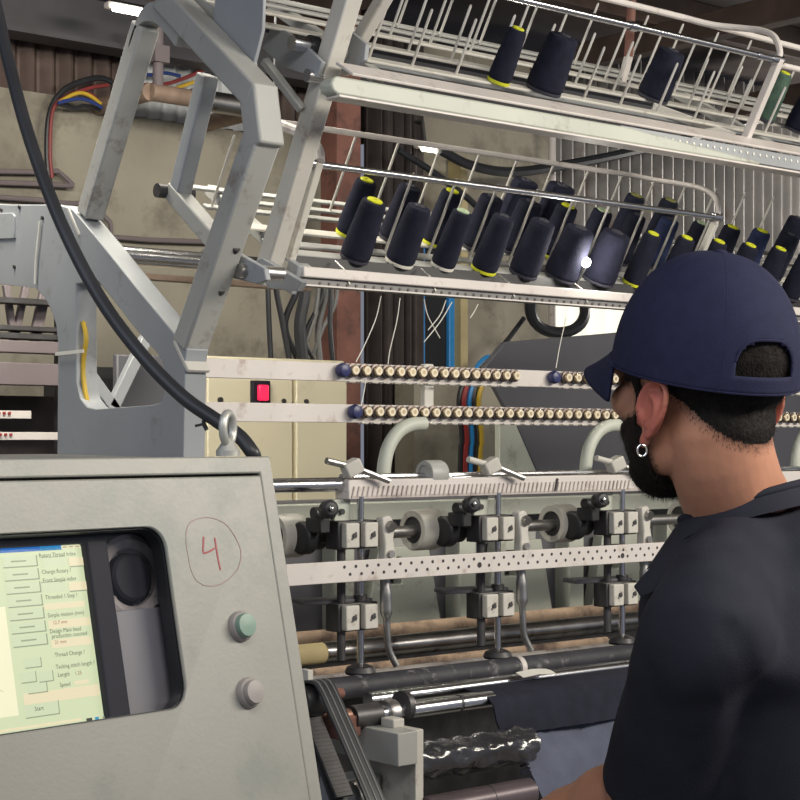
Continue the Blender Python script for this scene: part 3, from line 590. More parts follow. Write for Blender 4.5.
# ================================================================== TENSION BARS
def tension_bar(py, refpx, px_first, runs, blues, label):
    y = 2.222; c = at_y(refpx, py, y); x0, x1 = Xp(203, y), 3.5
    t = thing('tension_rail', label, 'machine bar', (x0, y, c.z))
    MB().box(((x0+x1)/2, y, c.z), (x1-x0, .008, .0305)).build('bar', 'enamel', t, bevel=.0012)
    for a, b in runs:
        xa, xb_ = Xp(a, y), Xp(b, y); n = max(1, round((xb_-xa)/.0252))
        for k in range(n):
            x = xa+(xb_-xa)*k/n; o = V((x, y-.004, c.z+.0035))
            d = MB().lathe(o, -Y1, [(.0048, 0), (.0048, .004), (.0120, .0045), (.0120, .006), (.0065, .0078), (.0118, .0096), (.0118, .0108), (.0065, .0118), (.0065, .0128)], 18, 'knob_shade')  # dark discs put the shade between the knobs into the colour
            d.lathe(o, -Y1, [(.0080, .0126), (.0086, .0128), (.0086, .0165), (.0074, .0180)], 16, 'knob_gold'); d.lathe(o, -Y1, [(.0074, .0179), (.0072, .0184), (.0036, .0184), (.0032, .0170)], 16, 'knob_cap'); d.lathe(o, -Y1, [(.0030, .0168), (.0030, .0176)], 10, 'steel_dark')
            d.tube([o+V((-.008, -.001, -.020)), o+V((-.008, -.009, -.019)), o+V((.004, -.010, -.0195)), o+V((.006, -.002, -.020))], .0016, 6, True, 'pin')
            d.build('tensioner', 'knob_gold', t)
    for q in blues:
        o = V((Xp(q, y), y-.004, c.z+.003)); MB().lathe(o, -Y1, [(.004, 0), (.011, .003), (.0125, .010), (.010, .018), (.004, .020)], 16).build('end_guide', 'guide_blue', t)
    return t, x0, c.z
tension_bar(372, 330, 347, ((348, 519), (561, 822)), (338, 549), 'upper white bar carrying a row of gold thread tensioners')
tension_bar(413.5, 345, 360, ((361, 822),), (350,), 'lower white bar carrying an unbroken row of gold thread tensioners')
mb = MB(); zu, zl = at_y(330, 372, 2.222).z, at_y(345, 413.5, 2.222).z
# cane brackets holding the lower bar to the beam
for i, px in enumerate((384, 586, 796)):
    x = Xp(px, 2.20); zt = zl-.016; zb2 = at_y(px, 487, 2.17).z; y = 2.20
    pth = [V((x, y, zb2)), V((x, y, zt-.075)), V((x+.010, y, zt-.040)), V((x+.032, y, zt-.014)), V((x+.060, y, zt-.002)), V((x+.090, y, zt))]
    tag(MB().strip(curve_pts(pth, 6), Y1, .03, .012, X1+Z1*-.2).build('cane_bracket', 'paint_green', origin=pth[0], bevel=.002) if False else MB().tube(curve_pts(pth, 6), .0120, 14).build('cane_bracket', 'paint_green', origin=pth[0]),
        ['curved pale bracket by the red column holding the lower bar', 'curved pale bracket in front of the dark grey cover, left of the man', 'curved pale bracket beyond the back of the man\'s neck'][i], 'bracket', 'curved bar brackets')
x = Xp(424, 2.24); MB_ = MB().bar(V((x, 2.232, zu+.02)), V((x, 2.232, zl-.015)), .022, .012, X1)
tag(MB_.build('bar_link', 'paint_light', origin=(x, 2.238, zl), bevel=.002), 'short pale upright joining the two tension bars near the blue door', 'bracket')  # plain link tying the upper and lower bar together
# loose threads from the rack to the bars
for i, pts in enumerate((((381, 296), (376, 318), (366, 342), (356, 362)), ((400, 298), (397, 320), (390, 350), (388, 364)), ((366, 378), (364, 392), (361, 406)), ((424, 299), (428, 316), (440, 338)), ((446, 300), (440, 315), (428, 330)), ((452, 302), (440, 322), (424, 342)), ((478, 304), (474, 312), (470, 318)), ((566, 318), (560, 345), (556, 368)))):
    P = curve_pts([at_y(*q, 2.205-.003*(i % 3)) for q in pts], 6)
    tag(MB().tube(P, .0009, 5).build('hanging_thread', 'thread', origin=P[0]), ['loose thread curving down to the upper bar beside the red column', 'loose thread hanging straight to the upper bar left of the blue door', 'thread between the two bars by the first tensioners', 'thread end slanting to the right over the blue door', 'thread end slanting left over the blue door', 'long thread crossing the blue door', 'short thread tail under the rack beam', 'thread in front of the hose coil'][i], 'thread', 'loose threads under the lower rack')
# ================================================================== NEEDLE HEAD
def line_x(px, py, y): return at_y(px, py, y).z
MX0, MX1 = XS+.04, 3.55
# rear beam of the machine
zt, zb = line_x(330, 503, 2.62), line_x(400, 640, 2.62)
t = thing('box_girder', 'pale green-grey box beam behind the needle assemblies', 'machine beam', (MX0, 2.62, zb))
MB().box(((MX0+MX1)/2-.003, 2.72, (zt+zb)/2), (MX1-MX0-.006, .16, zt-zb)).build('box_beam', 'cover_grey', t, bevel=.003)
MB().box(((MX0+MX1)/2-.003, 2.615, line_x(330, 513, 2.6)), (MX1-MX0-.006, .04, .036)).build('top_flange', 'paint_green', t, bevel=.002)
zf0, zf1 = line_x(420, 580, 2.6), line_x(420, 624, 2.6)
for k in range(6):
    x = Xp(352, 2.6)+.325*k
    MB().box((x-.02, 2.62, (line_x(352, 530, 2.6)+zf1)/2), (.045, .05, line_x(352, 530, 2.6)-zf1)).build('rib', 'paint_green', t, bevel=.002)
    pl = [V((x+.07, 2.6, zf0+.07)), V((x+.20, 2.6, zf0+.07)), V((x+.235, 2.6, zf1)), V((x+.035, 2.6, zf1))]; hl = [V((x+.095, 2.6, zf0+.05)), V((x+.125, 2.6, zf0+.05)), V((x+.13, 2.6, zf0-.005)), V((x+.09, 2.6, zf0-.005))]
    MB().prism([pl, hl], (0, .03, 0)).build('web_plate', 'paint_green', t, bevel=.002)
    MB().box((x+.15, 2.63, line_x(400, 545, 2.6)), (.10, .03, .05)).build('boss', 'paint', t, bevel=.004)
MB().box(((MX0+MX1)/2, 2.76, zb/2), (MX1-MX0-.04, .03, zb-.02)).build('cover_panel', 'steel_dark', t)
for x in (MX0+.03, MX1-.06): MB().box((x, 2.72, zb/2), (.06, .14, zb)).build('leg', 'paint', t)
# presser beam: bright tube with a toothed bar
py = 2.17; zc = line_x(310, 485, py); x0, x1 = Xp(262, py), MX1
t = thing('presser_tube', 'bright steel tube above the needle assemblies with a white toothed bar', 'machine beam', (x0, py, zc))
MB().cyl((MX0, py, zc), (x1, py, zc), .0115).build('tube', 'chrome', t)
xa = Xp(345, py-.012); zm = line_x(345, 489, py-.012)
MB().box(((xa+x1)/2, py-.004, zm-.001), (x1-xa, .036, .032)).build('toothed_bar', 'enamel', t, bevel=.002)
mb = MB().box(((xa+x1)/2, py-.0215, zm-.0135), (x1-xa-.01, .003, .005))
for k in range(64): x = xa+.006+k*.0105; mb.bar(V((x, py-.0225, zm-.013)), V((x+.0045, py-.0225, zm+.004)), .004, .0020, Y1)
mb.build('tooth_strip', 'enamel_worn', t)
mb = MB().tube([(Xp(343, py), py+.005, zc+.011), (x1, py+.005, zc+.011)], .006); mb.build('top_rod', 'chrome', t)
q = Xp(433, py); mb = MB().lathe((q-.02, py, zc+.014), X1, [(.013, .003), (.016, .003), (.016, 0), (.023, 0), (.024, .003), (.024, .034), (.023, .037), (.012, .037)], 28); mb.build('ring_collar', 'paint', t)
for f in (.72, ): mb = MB().bar(V((Xp(545, py), py-.0235, zm-.012)), V((Xp(548, py), py-.0235, zm+.010)), .005, .003, Y1); mb.build('scratch', 'steel_dark', t)
# cam shaft with white collars
shy = 2.24; zs = line_x(418, 531, shy)
t = thing('cam_shaft', 'horizontal steel shaft with large white ring collars', 'shaft', (MX0, shy, zs))
MB().cyl((MX0, shy, zs), (MX1, shy, zs), .0105).build('shaft', 'steel', t)
for k, q in enumerate((290, 426, 563, 690)):
    x = Xp(q, shy)-.012
    c = MB().lathe((x-.020, shy, zs+.002), X1, [(.015, .004), (.024, .004), (.024, 0), (.034, 0), (.036, .003), (.036, .047), (.034, .050), (.012, .050)], 32).build('ring_collar', 'paint_light', t)
    MB().lathe((x-.0195, shy, zs+.002), X1, [(.0115, .002), (.023, .002), (.023, .006), (.0115, .006)], 24).build('bearing', 'steel_dark', c)
# perforated bar
py = 2.10; zc = line_x(291, 575, py)
t = thing('perforated_bar', 'white perforated flat bar crossing the needle assemblies', 'machine bar', (MX0, py, zc))
MB().box(((MX0+MX1)/2, py, zc), (MX1-MX0, .007, .0335)).build('bar', 'enamel', t, bevel=.001)
mb = MB(); x = Xp(343, py)
k = 0
while x < 3.3:
    for dz, dxx in ((.0075, 0), (-.0045, .0115)): mb.cyl((x+dxx, py-.0033, zc+dz), (x+dxx, py-.0040, zc+dz), .0027, 10)
    k += 1; x += .0232
for q in (Xp(478, py), Xp(621, py)): mb.cyl((q, py-.0033, zc-.003), (q, py-.0042, zc-.003), .0048, 12)
mb.build('holes', 'steel_dark', t)
# needle assemblies
SXL = [Xp(q, 2.13)+.012 for q in (345, 485.5, 612.5)]
names = ['needle assembly nearest the console, below the red column', 'middle needle assembly, directly left of the second white collar', 'needle assembly beside the man\'s chin and shoulder']
def station(k):
    x = SXL[k]; y = 2.14; zq = lambda v: line_x(353, v, y)
    t = thing('needle_assembly', names[k], 'needle assembly', (x, y, zq(617)), 'needle assemblies under the presser beam')
    # clamp on the beam
    cz = zq(468); cc = V((x+.018, 2.15, cz)); ax = (V((.86, -.25, .43)).normalized(), V((.25, .95, .05)).normalized(), None); ax = (ax[0], ax[1], ax[0].cross(ax[1]))
    cl = MB().box(cc, (.030, .028, .024), ax).build('clamp', 'paint_light', t, bevel=.003)
    MB().tube([cc-X1*.052+Z1*.012-Y1*.0, cc-X1*.012+Z1*.004], .0055, 10).build('pin', 'steel' if k == 0 else 'paint_light', cl)
    MB().tube([cc+X1*.012-Z1*.004-Y1*.012, cc+X1*.062-Z1*.022-Y1*.02], .0050, 10).build('lever', 'steel', cl)
    # upper plate, black clamp knob
    up = MB().box((x+.010, 2.17, zq(512)), (.034, .012, .040)).build('mounting_plate', 'paint_green', t, bevel=.002)
    MB().cyl((x+.006, 2.164, zq(512)), (x+.006, 2.158, zq(512)), .0048, 12).build('bolt', 'steel_dark', up)
    MB().cyl((x-.045, 2.17, zq(513)), (x-.006, 2.17, zq(513)), .010).build('pin', 'steel_dark', up)
    kb = MB().lathe((x-.046, 2.13, zq(508)), (-.25, -.95, .1), [(.004, -.02), (.012, -.012), (.0145, -.004), (.0145, .008), (.010, .013), (.003, .014)], 20).build('knob', 'black', t)
    MB().ell((x-.052, 2.113, zq(507)), (.0042, .003, .0042), None, 10, 6).build('knob_screw', 'chrome', kb)
    bc = MB().lathe((x-.052, 2.20, zs), X1, [(.012, 0), (.024, 0), (.027, .004), (.027, .020), (.020, .026), (.020, .046), (.010, .046)], 28); bc.box((x-.040, 2.165, zs+.022), (.020, .04, .024)); bc.build('shaft_clamp', 'black', t, bevel=.002)
    # twin guide blocks
    for zz, nm in ((zq(535), 'guide_block'), (zq(617), 'guide_block')):
        b = MB().box((x+.022, 2.155, zz), (.082, .034, .046)).build(nm, 'steel_dark', t, bevel=.002)
        for dx in (.001, .040):
            f = MB().box((x+dx, 2.132, zz), (.0275, .014, .040)).build('face_plate', 'paint_light', b, bevel=.002)
            MB().cyl((x+dx+.002, 2.126, zz), (x+dx+.002, 2.122, zz), .0042, 10).tube([(x+dx-.003, 2.1245, zz-.006), (x+dx+.006, 2.1245, zz+.005)], .0018, 6).build('bolt', 'steel_dark', f)
    MB().bar(V((x-.055, 2.20, zq(602))), V((x+.062, 2.165, zq(602))), .008, .05, Z1).build('bracket_plate', 'cover_grey', t, bevel=.002)
    # rods
    MB().cyl((x-.004, 2.150, zq(660)), (x-.004, 2.150, zq(522)), .0072, 14).build('needle_rod', 'steel_dark', t)
    MB().cyl((x+.036, 2.150, zq(665)), (x+.036, 2.150, zq(497)), .0058, 14).build('presser_rod', 'chrome', t)
    MB().lathe((x+.036, 2.150, zq(676)), Z1, [(.010, 0), (.024, 0), (.026, .004), (.022, .012), (.008, .018)], 24).build('presser_foot', 'steel_dark', t)
    MB().cyl((x+.036, 2.15, zq(602)), (x+.036, 2.15, zq(596)), .0115).build('rod_collar', 'steel_dark', t)
    pth = [V((x+.064, 2.125, zq(560))), V((x+.064, 2.12, zq(588))), V((x+.066, 2.12, zq(610))), V((x+.068, 2.12, zq(634))), V((x+.072, 2.12, zq(652))), V((x+.084, 2.115, zq(668)))]
    MB().tube(curve_pts(pth, 5), [.0085]*6+[.010]*6+[.0058]*14, 12).build('looper_rod', 'steel', t)
    ln = MB().prism([[V((x+.058, 2.12, zq(518))), V((x+.074, 2.12, zq(516))), V((x+.086, 2.12, zq(526))), V((x+.082, 2.12, zq(541))), V((x+.092, 2.12, zq(566))), V((x+.062, 2.12, zq(566))), V((x+.064, 2.12, zq(545)))]], (0, .018, 0)).build('link_arm', 'paint_light', t, bevel=.003)
    MB().cyl((x+.074, 2.12, zq(555)), (x+.074, 2.114, zq(555)), .0065, 14).build('bolt', 'steel', ln); MB().cyl((x+.073, 2.12, zq(526)), (x+.073, 2.112, zq(528)), .0085, 14).build('bolt', 'steel', ln)
    MB().bar(V((x+.075, 2.13, zq(527))), V((x+.104, 2.19, zq(532))), .018, .02, Z1).build('link_boss', 'steel', t, bevel=.003)
for k in range(3): station(k)
# ================================================================== ROLLERS AND FABRIC
def roller(name, label, pts, y, r, m, x0, x1, cat='roller', extra=None):
    c = at_y(*pts, y); t = thing(name, label, cat, (x0, y, c.z), 'rollers under the needle assemblies'); b = MB().cyl((x0, y, c.z), (x1, y, c.z), r, 28).build('barrel', m, t); return t, c.z
t, z = roller('brown_roller', 'rusty brown roller with pale worn patches, rearmost under the needles', (400, 631), 2.42, .0160, 'roll_brown', MX0, MX1)
xq = Xp(418, 2.42)
t, z = roller('steel_roller', 'dark steel roller with a wooden end below the brown roller', (400, 645), 2.34, .0190, 'roll_steel', Xp(322, 2.34), MX1)
MB().cyl((MX0, 2.34, z), (Xp(328, 2.34), 2.34, z), .0185, 26).build('wooden_end', 'wood_end', t)
t, z = roller('guide_roller', 'thin brown guide roller in front of the dark steel roller', (400, 664), 2.28, .0085, 'roll_brown', MX0, Xp(606, 2.28))
t, z = roller('pale_guide_roller', 'worn grey guide bar just behind the lint-flecked roller', (400, 672), 2.22, .010, 'roll_light', MX0, MX1)
t, z = roller('covered_roller', 'dark lint-flecked roller below the presser feet', (440, 677), 2.13, .0195, 'roll_dirty', MX0, Xp(518, 2.13))
MB().cyl((Xp(519, 2.13), 2.13, z), (MX1, 2.13, z), .019, 26).build('barrel', 'roll_dirty', t)
MB().cyl((Xp(515, 2.13), 2.13, z), (Xp(519.5, 2.13), 2.13, z), .0205, 26).build('seam_ring', 'enamel', t)
t, z5 = roller('chrome_bar', 'long bright chrome bar in front of the lint-flecked roller', (440, 691), 2.05, .0125, 'chrome', Xp(368, 2.05), MX1)
t, z = roller('chrome_roller', 'short double chrome roller ending at the navy fabric', (440, 706), 1.985, .0135, 'chrome', Xp(372, 1.985), Xp(491, 1.985))
for q in (Xp(458, 1.985), ): MB().cyl((q-.002, 1.985, z), (q+.002, 1.985, z), .0142, 26).build('joint_ring', 'steel_dark', t)
q = Xp(385, 1.985); MB().lathe((q, 1.985, z), X1, [(.01, 0), (.019, 0), (.021, .004), (.021, .016), (.018, .02), (.010, .02)], 24).build('end_collar', 'steel', t)
MB().lathe((q+.03, 1.985, z+.008), X1, [(.01, 0), (.024, .002), (.024, .012), (.01, .014)], 20).build('locking_ring', 'steel_dark', t)
z6 = z
# paper tag
p = at_y(534, 680, 2.020)+Z1*.004; tg = MB().strip([p+V((-.03, .004, .006)), p+V((0, -.004, .010)), p+V((.03, -.006, .008)), p+V((.045, -.004, .004))], V((0, .94, .34)), .019, .0010, V((0, -.34, .94)))
tag(tg.build('paper_scrap', 'tube_white', origin=p), 'small cream paper scrap lying on the chrome bar at the fabric edge', 'paper')
# bearing bracket
XB = at_x(405, 760, 1.63).x; bx = XB-.021
e0 = at_y(405, 727, 1.9); fy = 1.9
bk = thing('roller_bracket', 'grey steel bracket with bearing block carrying the front roller ends', 'bracket', (bx, 1.95, 0))
zt = at_y(405, 732, fy).z; zbm = at_y(405, 765, fy).z
MB().box((bx+.019, fy+.08, (zt+zbm)/2), (.038, .17, zt-zbm)).build('top_block', 'paint', bk, bevel=.0015)
MB().box((bx+.048, fy+.062, zt/2+.002), (.016, .12, zt-.004)).build('side_plate', 'paint_light', bk, bevel=.0015)
MB().box((bx-.005, fy+.10, zt/2-.03), (.08, .05, zt-.09)).build('post', 'paint_blue', bk, bevel=.003)
p = at_y(412, 722, fy+.05); MB().box((bx+.036, fy+.05, zt+.006), (.022, .03, .014)).build('shim', 'paint_light', bk, bevel=.002)
bz = z6
mb = MB().box((bx-.030, 1.995, (zt+bz)/2-.004), (.045, .05, bz-zt+.02)); mb.build('bearing_block', 'rust', bk, bevel=.004)
MB().cyl((bx-.055, 1.985, bz+.004), (bx-.02, 1.985, bz+.004), .011).build('copper_fitting', 'copper', bk)
MB().cyl((bx-.016, 1.985, bz), (bx+.035, 1.985, bz), .019).build('hub', 'steel_dark', bk)
q = at_x(341, 690, bx-.03); MB().box((bx-.065, 2.03, (zt+q.z)/2), (.010, .02, q.z-zt+.06)).build('upright_strip', 'paint_light', bk, bevel=.001)
# belt drive
XBL = 1.53
P = [at_x(*q, XBL) for q in ((301, 700), (304, 688), (312, 682.5), (320, 683), (326, 689), (340, 720), (356, 757), (374, 800), (384, 830), (380, 846), (368, 850), (356, 842), (340, 800), (322, 750), (306, 716))]
bd = thing('belt_drive', 'black toothed drive belt over pulleys between the console and the bracket', 'drive belt', at_x(360, 830, XBL))
P2 = curve_pts(P+[P[0]], 5)[:-1]; cen = sum(P2, V())/len(P2)
mb = MB(); vs = []; fs = []; n = len(P2)
for i, p in enumerate(P2):
    d = (P2[(i+1) % n]-P2[i-1]).normalized(); nn = d.cross(X1).normalized()
    for w, h in ((-.016, 0), (.016, 0), (.016, .004), (-.016, .004)): vs.append(p+X1*w+nn*h)
for i in range(n):
    i2 = (i+1) % n
    for j in range(4): fs.append((4*i+j, 4*i2+j, 4*i2+(j+1) % 4, 4*i+(j+1) % 4))
mb.add(vs, fs); be = mb.build('belt', 'rubber', bd)
mb = MB(); a, b = at_x(306, 716, XBL), at_x(340, 800, XBL); a, b = a+V((0, -.012, .004)), b+V((0, -.012, .004))
for k in range(22):
    c = a+(b-a)*(k/22); mb.bar(c-X1*.015, c+X1*.015, .006, .005, b-a)
mb.build('belt_teeth', 'steel_dark', be)
mb = MB()
for w in (-.0155, -.005, .0055): mb.tube([P2[i]+X1*(w+.005)+(P2[(i+1) % n]-P2[i-1]).normalized().cross(X1)*(.0045) for i in range(14, 42)], .0012, 6)
mb.build('belt_ridges', 'wire_grey', be)
for q, r, nm in (((311, 700), .024, 'pulley'), ((368, 830), .030, 'pulley')):
    c = at_x(*q, XBL); MB().lathe(c-X1*.02, X1, [(.008, 0), (r*.9, 0), (r, .004), (r, .036), (r*.9, .04), (.008, .04)], 30).build(nm, 'steel_dark', bd)
c = at_x(362, 797, XBL+.045); MB().lathe(c-X1*.02, X1, [(.010, 0), (.024, 0), (.026, .004), (.026, .03), (.010, .03)], 28).build('tension_pulley', 'steel', bd)
c = at_x(310, 697, XBL); MB().cyl(c-X1*.03, c+X1*.06, .008).build('axle', 'rust', bd)
MB().box((XBL+.0, at_x(368, 830, XBL).y+.05, .42), (.03, .06, .84)).build('drive_post', 'steel_dark', bd)
# plastic wrapped roll and lower tube
wy = 1.93; c = at_y(470, 753, wy); xw0, xw1 = bx+.056, Xp(527, wy)
t = thing('wrapped_roll', 'dark roll of material wrapped in shiny creased plastic', 'fabric roll', (xw0, wy, c.z))
mb = MB(); vs = []; fs = []; nu, nv = 60, 36
for i in range(nu+1):
    x = xw0+(xw1-xw0)*i/nu
    for j in range(nv):
        a = 2*math.pi*j/nv; rr = .0285+.0045*noise.noise(V((x*38, math.cos(a)*2.0, math.sin(a)*2.0)))+.002*noise.noise(V((x*90, math.cos(a)*4, math.sin(a)*4)))
        vs.append((x, wy+math.cos(a)*rr, c.z+math.sin(a)*rr))
for i in range(nu):
    for j in range(nv): j2 = (j+1) % nv; fs.append((i*nv+j, i*nv+j2, (i+1)*nv+j2, (i+1)*nv+j))
fs += [tuple(range(nv)), tuple(nu*nv+nv-1-j for j in range(nv))]
mb.add(vs, fs).build('plastic_wrap', 'wrap', t, smooth=80)
MB().cyl((xw0-.004, wy, c.z), (xw1+.02, wy, c.z), .012).build('core', 'steel', t)
ty = 1.90; c = at_y(480, 801, ty); t = thing('steel_tube', 'plum coloured steel tube below the plastic wrapped roll', 'tube', (xw0, ty, c.z))  # plain steel tube, its supports not modelled
MB().cyl((xw0, ty, c.z), (Xp(529, ty), ty, c.z), .022, 26).build('tube', 'tube_plum', t); q = Xp(488, ty); MB().cyl((q-.001, ty, c.z), (q+.001, ty, c.z), .0226, 26).build('seam_ring', 'steel_dark', t)
# end stand of the machine, outside the view, carrying all the shafts
st = thing('machine_end_stand', 'grey end stand at the far end of the machine behind the man', 'machine frame', (MX1+.02, 2.25, 0))
MB().box((MX1+.02, 2.28, .72), (.04, .85, 1.44)).build('stand_plate', 'paint_blue', st, bevel=.004)
MB().box((MX1-.02, 2.22, 1.66), (.05, .06, .5)).build('post', 'paint_blue', st, bevel=.004)
# navy fabric draped over the front bar
fy = 1.962; xl, xr2 = Xp(492, fy), 3.2
t = thing('navy_fabric', 'navy fabric draped over the chrome bar in front of the man', 'fabric', (xl, fy, at_y(500, 757, fy).z))
def sheet(xs, prof, fold, th=.003, nu=220):
    vs = []; fs = []; k = len(prof)
    for i in range(nu+1):
        u = i/nu
        for (yy, zz, xa, xb) in prof:
            x = xa+(xb-xa)*u; vs.append((x, yy+fold(x, zz), zz)); vs.append((x, yy+fold(x, zz)+th, zz-th*.3))
    for i in range(nu):
        for j in range(k-1):
            a = 2*(i*k+j); b = 2*((i+1)*k+j); fs += [(a, b, b+2, a+2), (a+1, a+3, b+3, b+1)]
        a = 2*i*k; b = 2*(i+1)*k; fs.append((a, a+1, b+1, b)); a += 2*(k-1); b += 2*(k-1); fs.append((a, b, b+1, a+1))
    for i in (0, nu):
        for j in range(k-1): a = 2*(i*k+j); fs.append((a, a+2, a+3, a+1))
    return MB().add(vs, fs)
ztop = z5+.014; zbot = at_y(512, 733, fy).z
pf = [(2.030, z5+.004, xl, xr2), (2.015, ztop-.012, xl, xr2), (1.995, ztop-.012, xl, xr2), (1.972, ztop-.018, xl, xr2), (1.960, ztop-.03, xl+.002, xr2), (1.955, ztop-.055, xl+.004, xr2), (1.950, zbot, xl+.012, xr2)]
fxs = [Xp(q, fy) for q in (508, 547, 585, 622)]
fold = lambda x, z: (.002*math.sin(x*23+1)-.004*sum(math.exp(-((x-a)/.006)**2) for a in fxs))*min(1, max(0, (ztop-z-.012)/.03))
sheet(None, pf, fold).build('drape', 'cloth_navy', t, smooth=70)
t = thing('hanging_fabric', 'blue-grey quilted fabric hanging below the navy drape towards the man', 'fabric', (Xp(520, 1.95), 1.93, at_y(520, 742, 1.95).z-.6))
xg = Xp(519, 1.952); zz = at_y(519, 739, 1.952).z
pf = [(1.972, zz+.03, xg-.004, xr2), (1.958, zz-.01, xg, xr2), (1.915, zz-.06, xg, xr2), (1.885, zz-.11, xg+.004, xr2), (1.86, zz-.2, xg+.006, xr2), (1.84, zz-.4, xg+.01, xr2), (1.83, zz-.6, xg+.01, xr2)]
sheet(None, pf, lambda x, z: .003*math.sin(x*31+z*12)).build('sheet', 'cloth_grey', t, smooth=70)
mb = MB()
for k in range(40):
    f = k/40; z = zz+.015-.23*f; y = 1.953-.095*f; mb.bar(V((xg, y-.002, z)), V((xg-.012-.006*random.random(), y+.002, z-.006+.01*random.random())), .002, .003, Y1)
mb.build('fringe', 'cloth_navy', t)
# ================================================================== CONTROL CONSOLE
CA = R(7.5); CH = V((math.cos(CA), math.sin(CA), 0)); CB = V((-math.sin(CA), math.cos(CA), 0)); CT_ = R(12.5)
CV = CB*math.sin(CT_)+Z1*math.cos(CT_); CN = -CB*math.cos(CT_)+Z1*math.sin(CT_)
P0 = at_d(270, 456, 1.6)
def cw(u, w, t=0): return P0+CH*u-CV*w-CN*t                # u right, w down the face, t into the console
def uv(px, py, t=0):
    p = at_pl(px, py, P0-CN*t, CN)-P0; return p.dot(CH), -p.dot(CV)
cwid = .56; fl_ = .82; dep = .34
u_r = (uv(262, 473)[0]+uv(302, 760)[0])/2; w_t = uv(255, 473)[1]
con = thing('control_console', 'tall grey control console with a sloping screen door, red number on it', 'control console', P0+CH*(-cwid/2)+CB*.2-Z1*P0.z)
def rr(u0, u1, w0, w1, rad, t=0, n=6):
    pts = []
    for cu, cv, a0 in ((u1-rad, w0+rad, -90), (u1-rad, w1-rad, 0), (u0+rad, w1-rad, 90), (u0+rad, w0+rad, 180)):
        for k in range(n+1):
            a = R(a0+90*k/n); pts.append(cw(cu+rad*math.cos(a), cv+rad*math.sin(a), t))
    return pts
gp = .0016
fr_o = [cw(-cwid, 0), cw(0, 0), cw(0, fl_), cw(-cwid, fl_)]
fr_i = [cw(-cwid-u_r, w_t), cw(u_r, w_t), cw(u_r, fl_-.03), cw(-cwid-u_r, fl_-.03)]
MB().prism([fr_o, fr_i], -CN*.018).build('front_frame', 'console', con, bevel=.0015)
wu1 = (uv(166, 545)[0]+uv(185, 680)[0])/2; ww0 = uv(100, 529)[1]; ww1 = uv(100, 720.5)[1]
ts = .030
su1 = (uv(78, 545, ts)[0]+uv(107, 720, ts)[0])/2; sw0 = uv(40, 546.5, ts)[1]; sw1 = uv(50, 733, ts)[1]; su0 = su1-(sw1-sw0)*1.34
wu0 = su0-.035
door = MB().prism([[cw(-cwid-u_r+gp, w_t+gp*1.4), cw(u_r-.0004, w_t+gp*1.4), cw(u_r-.0004, fl_-.03-gp), cw(-cwid-u_r+gp, fl_-.03-gp)], rr(wu0, wu1, ww0, ww1, .020)], -CN*.004).build('screen_door', 'console', con, bevel=.0016)
MB().prism([rr(wu0-.006, wu1+.006, ww0-.006, ww1+.006, .024, .0042), rr(wu0+.0012, wu1-.0012, ww0+.0012, ww1-.0012, .019, .0042)], -CN*.014).build('window_gasket', 'rubber', door)
MB().prism([rr(wu0-.003, wu1+.003, ww0-.003, ww1+.003, .02, .0185)], -CN*.0006).build('window_pane', 'pane', door)
# shell
def prof(u, o=0):
    a, b = cw(u, 0, 0), cw(u, fl_, 0); back = a.dot(CB)+dep
    k = lambda p: p+CB*(back-p.dot(CB))
    return [a, b, V((b.x, b.y, .14))+CB*.0, k(V((a.x, a.y, .14))), k(a)]
for u, nm in ((-.0, 'side_panel'), (-cwid, 'side_panel')):
    pp = prof(u); MB().prism([[cw(u, 0, .018), cw(u, fl_, .018)]+pp[2:]], CH*(-.003 if u == 0 else .003)).build(nm, 'console', con)
a, b = prof(-.003), prof(-cwid+.003)
tp = MB().prism([[a[0]-CN*.018, b[0]-CN*.018, b[4], a[4]]], (0, 0, -.003)).build('top_panel', 'console', con)
MB().prism([[a[4], b[4], b[3], a[3]]], CB*.003).build('back_panel', 'console', con)
MB().prism([[a[1]-CN*.0, b[1], b[2], a[2]]], CB*.003).build('lower_panel', 'console', con)
MB().prism([[a[2], b[2], b[3], a[3]]], (0, 0, .003)).build('bottom_panel', 'console', con)
for u in (-.05, -cwid+.05):
    for d in (.05, dep-.02): q = cw(u, fl_, 0); q = V((q.x, q.y, 0))+CB*(d); MB().cyl(q, q+Z1*.142, .02).build('foot', 'steel_dark', con)
# interior
ti = .075
MB().prism([[cw(-cwid+.02, w_t+.01, ti), cw(-.02, w_t+.01, ti), cw(-.02, .5, ti), cw(-cwid+.02, .5, ti)]], -CN*.002).build('inner_plate', 'black', con)
q0 = uv(104, 612, .026); q1 = uv(190, 720, .026)
MB().prism([[cw(su1+.0245, q0[1], .026), cw(wu1+.02, q0[1], .026), cw(wu1+.02, q1[1]+.03, .026), cw(su1+.0245, q1[1]+.03, .026)]], -CN*.003).build('inner_bracket', 'int_grey', con, bevel=.001)
# monitor
mo = MB().prism([[cw(su0-.022, sw0-.018, .022), cw(su1+.0225, sw0-.018, .022), cw(su1+.0225, sw1+.03, .022), cw(su0-.022, sw1+.03, .022)], [cw(su0, sw0, .022), cw(su1, sw0, .022), cw(su1, sw1, .022), cw(su0, sw1, .022)]], -CN*.03).build('monitor_bezel', 'plastic_dark', con, bevel=.002)
def sq(mb, u0, u1, w0, w1, t, m): return mb.add([cw(u0, w0, t), cw(u1, w0, t), cw(u1, w1, t), cw(u0, w1, t)], [(0, 1, 2, 3)], m)
scr = sq(MB(), su0-.001, su1+.001, sw0-.001, sw1+.001, ts, None)
sc_o = MB().prism([[cw(su0-.001, sw0-.001, ts), cw(su1+.001, sw0-.001, ts), cw(su1+.001, sw1+.001, ts), cw(su0-.001, sw1+.001, ts)]], -CN*.004).build('screen', 'scr_bg', mo, smooth=0)
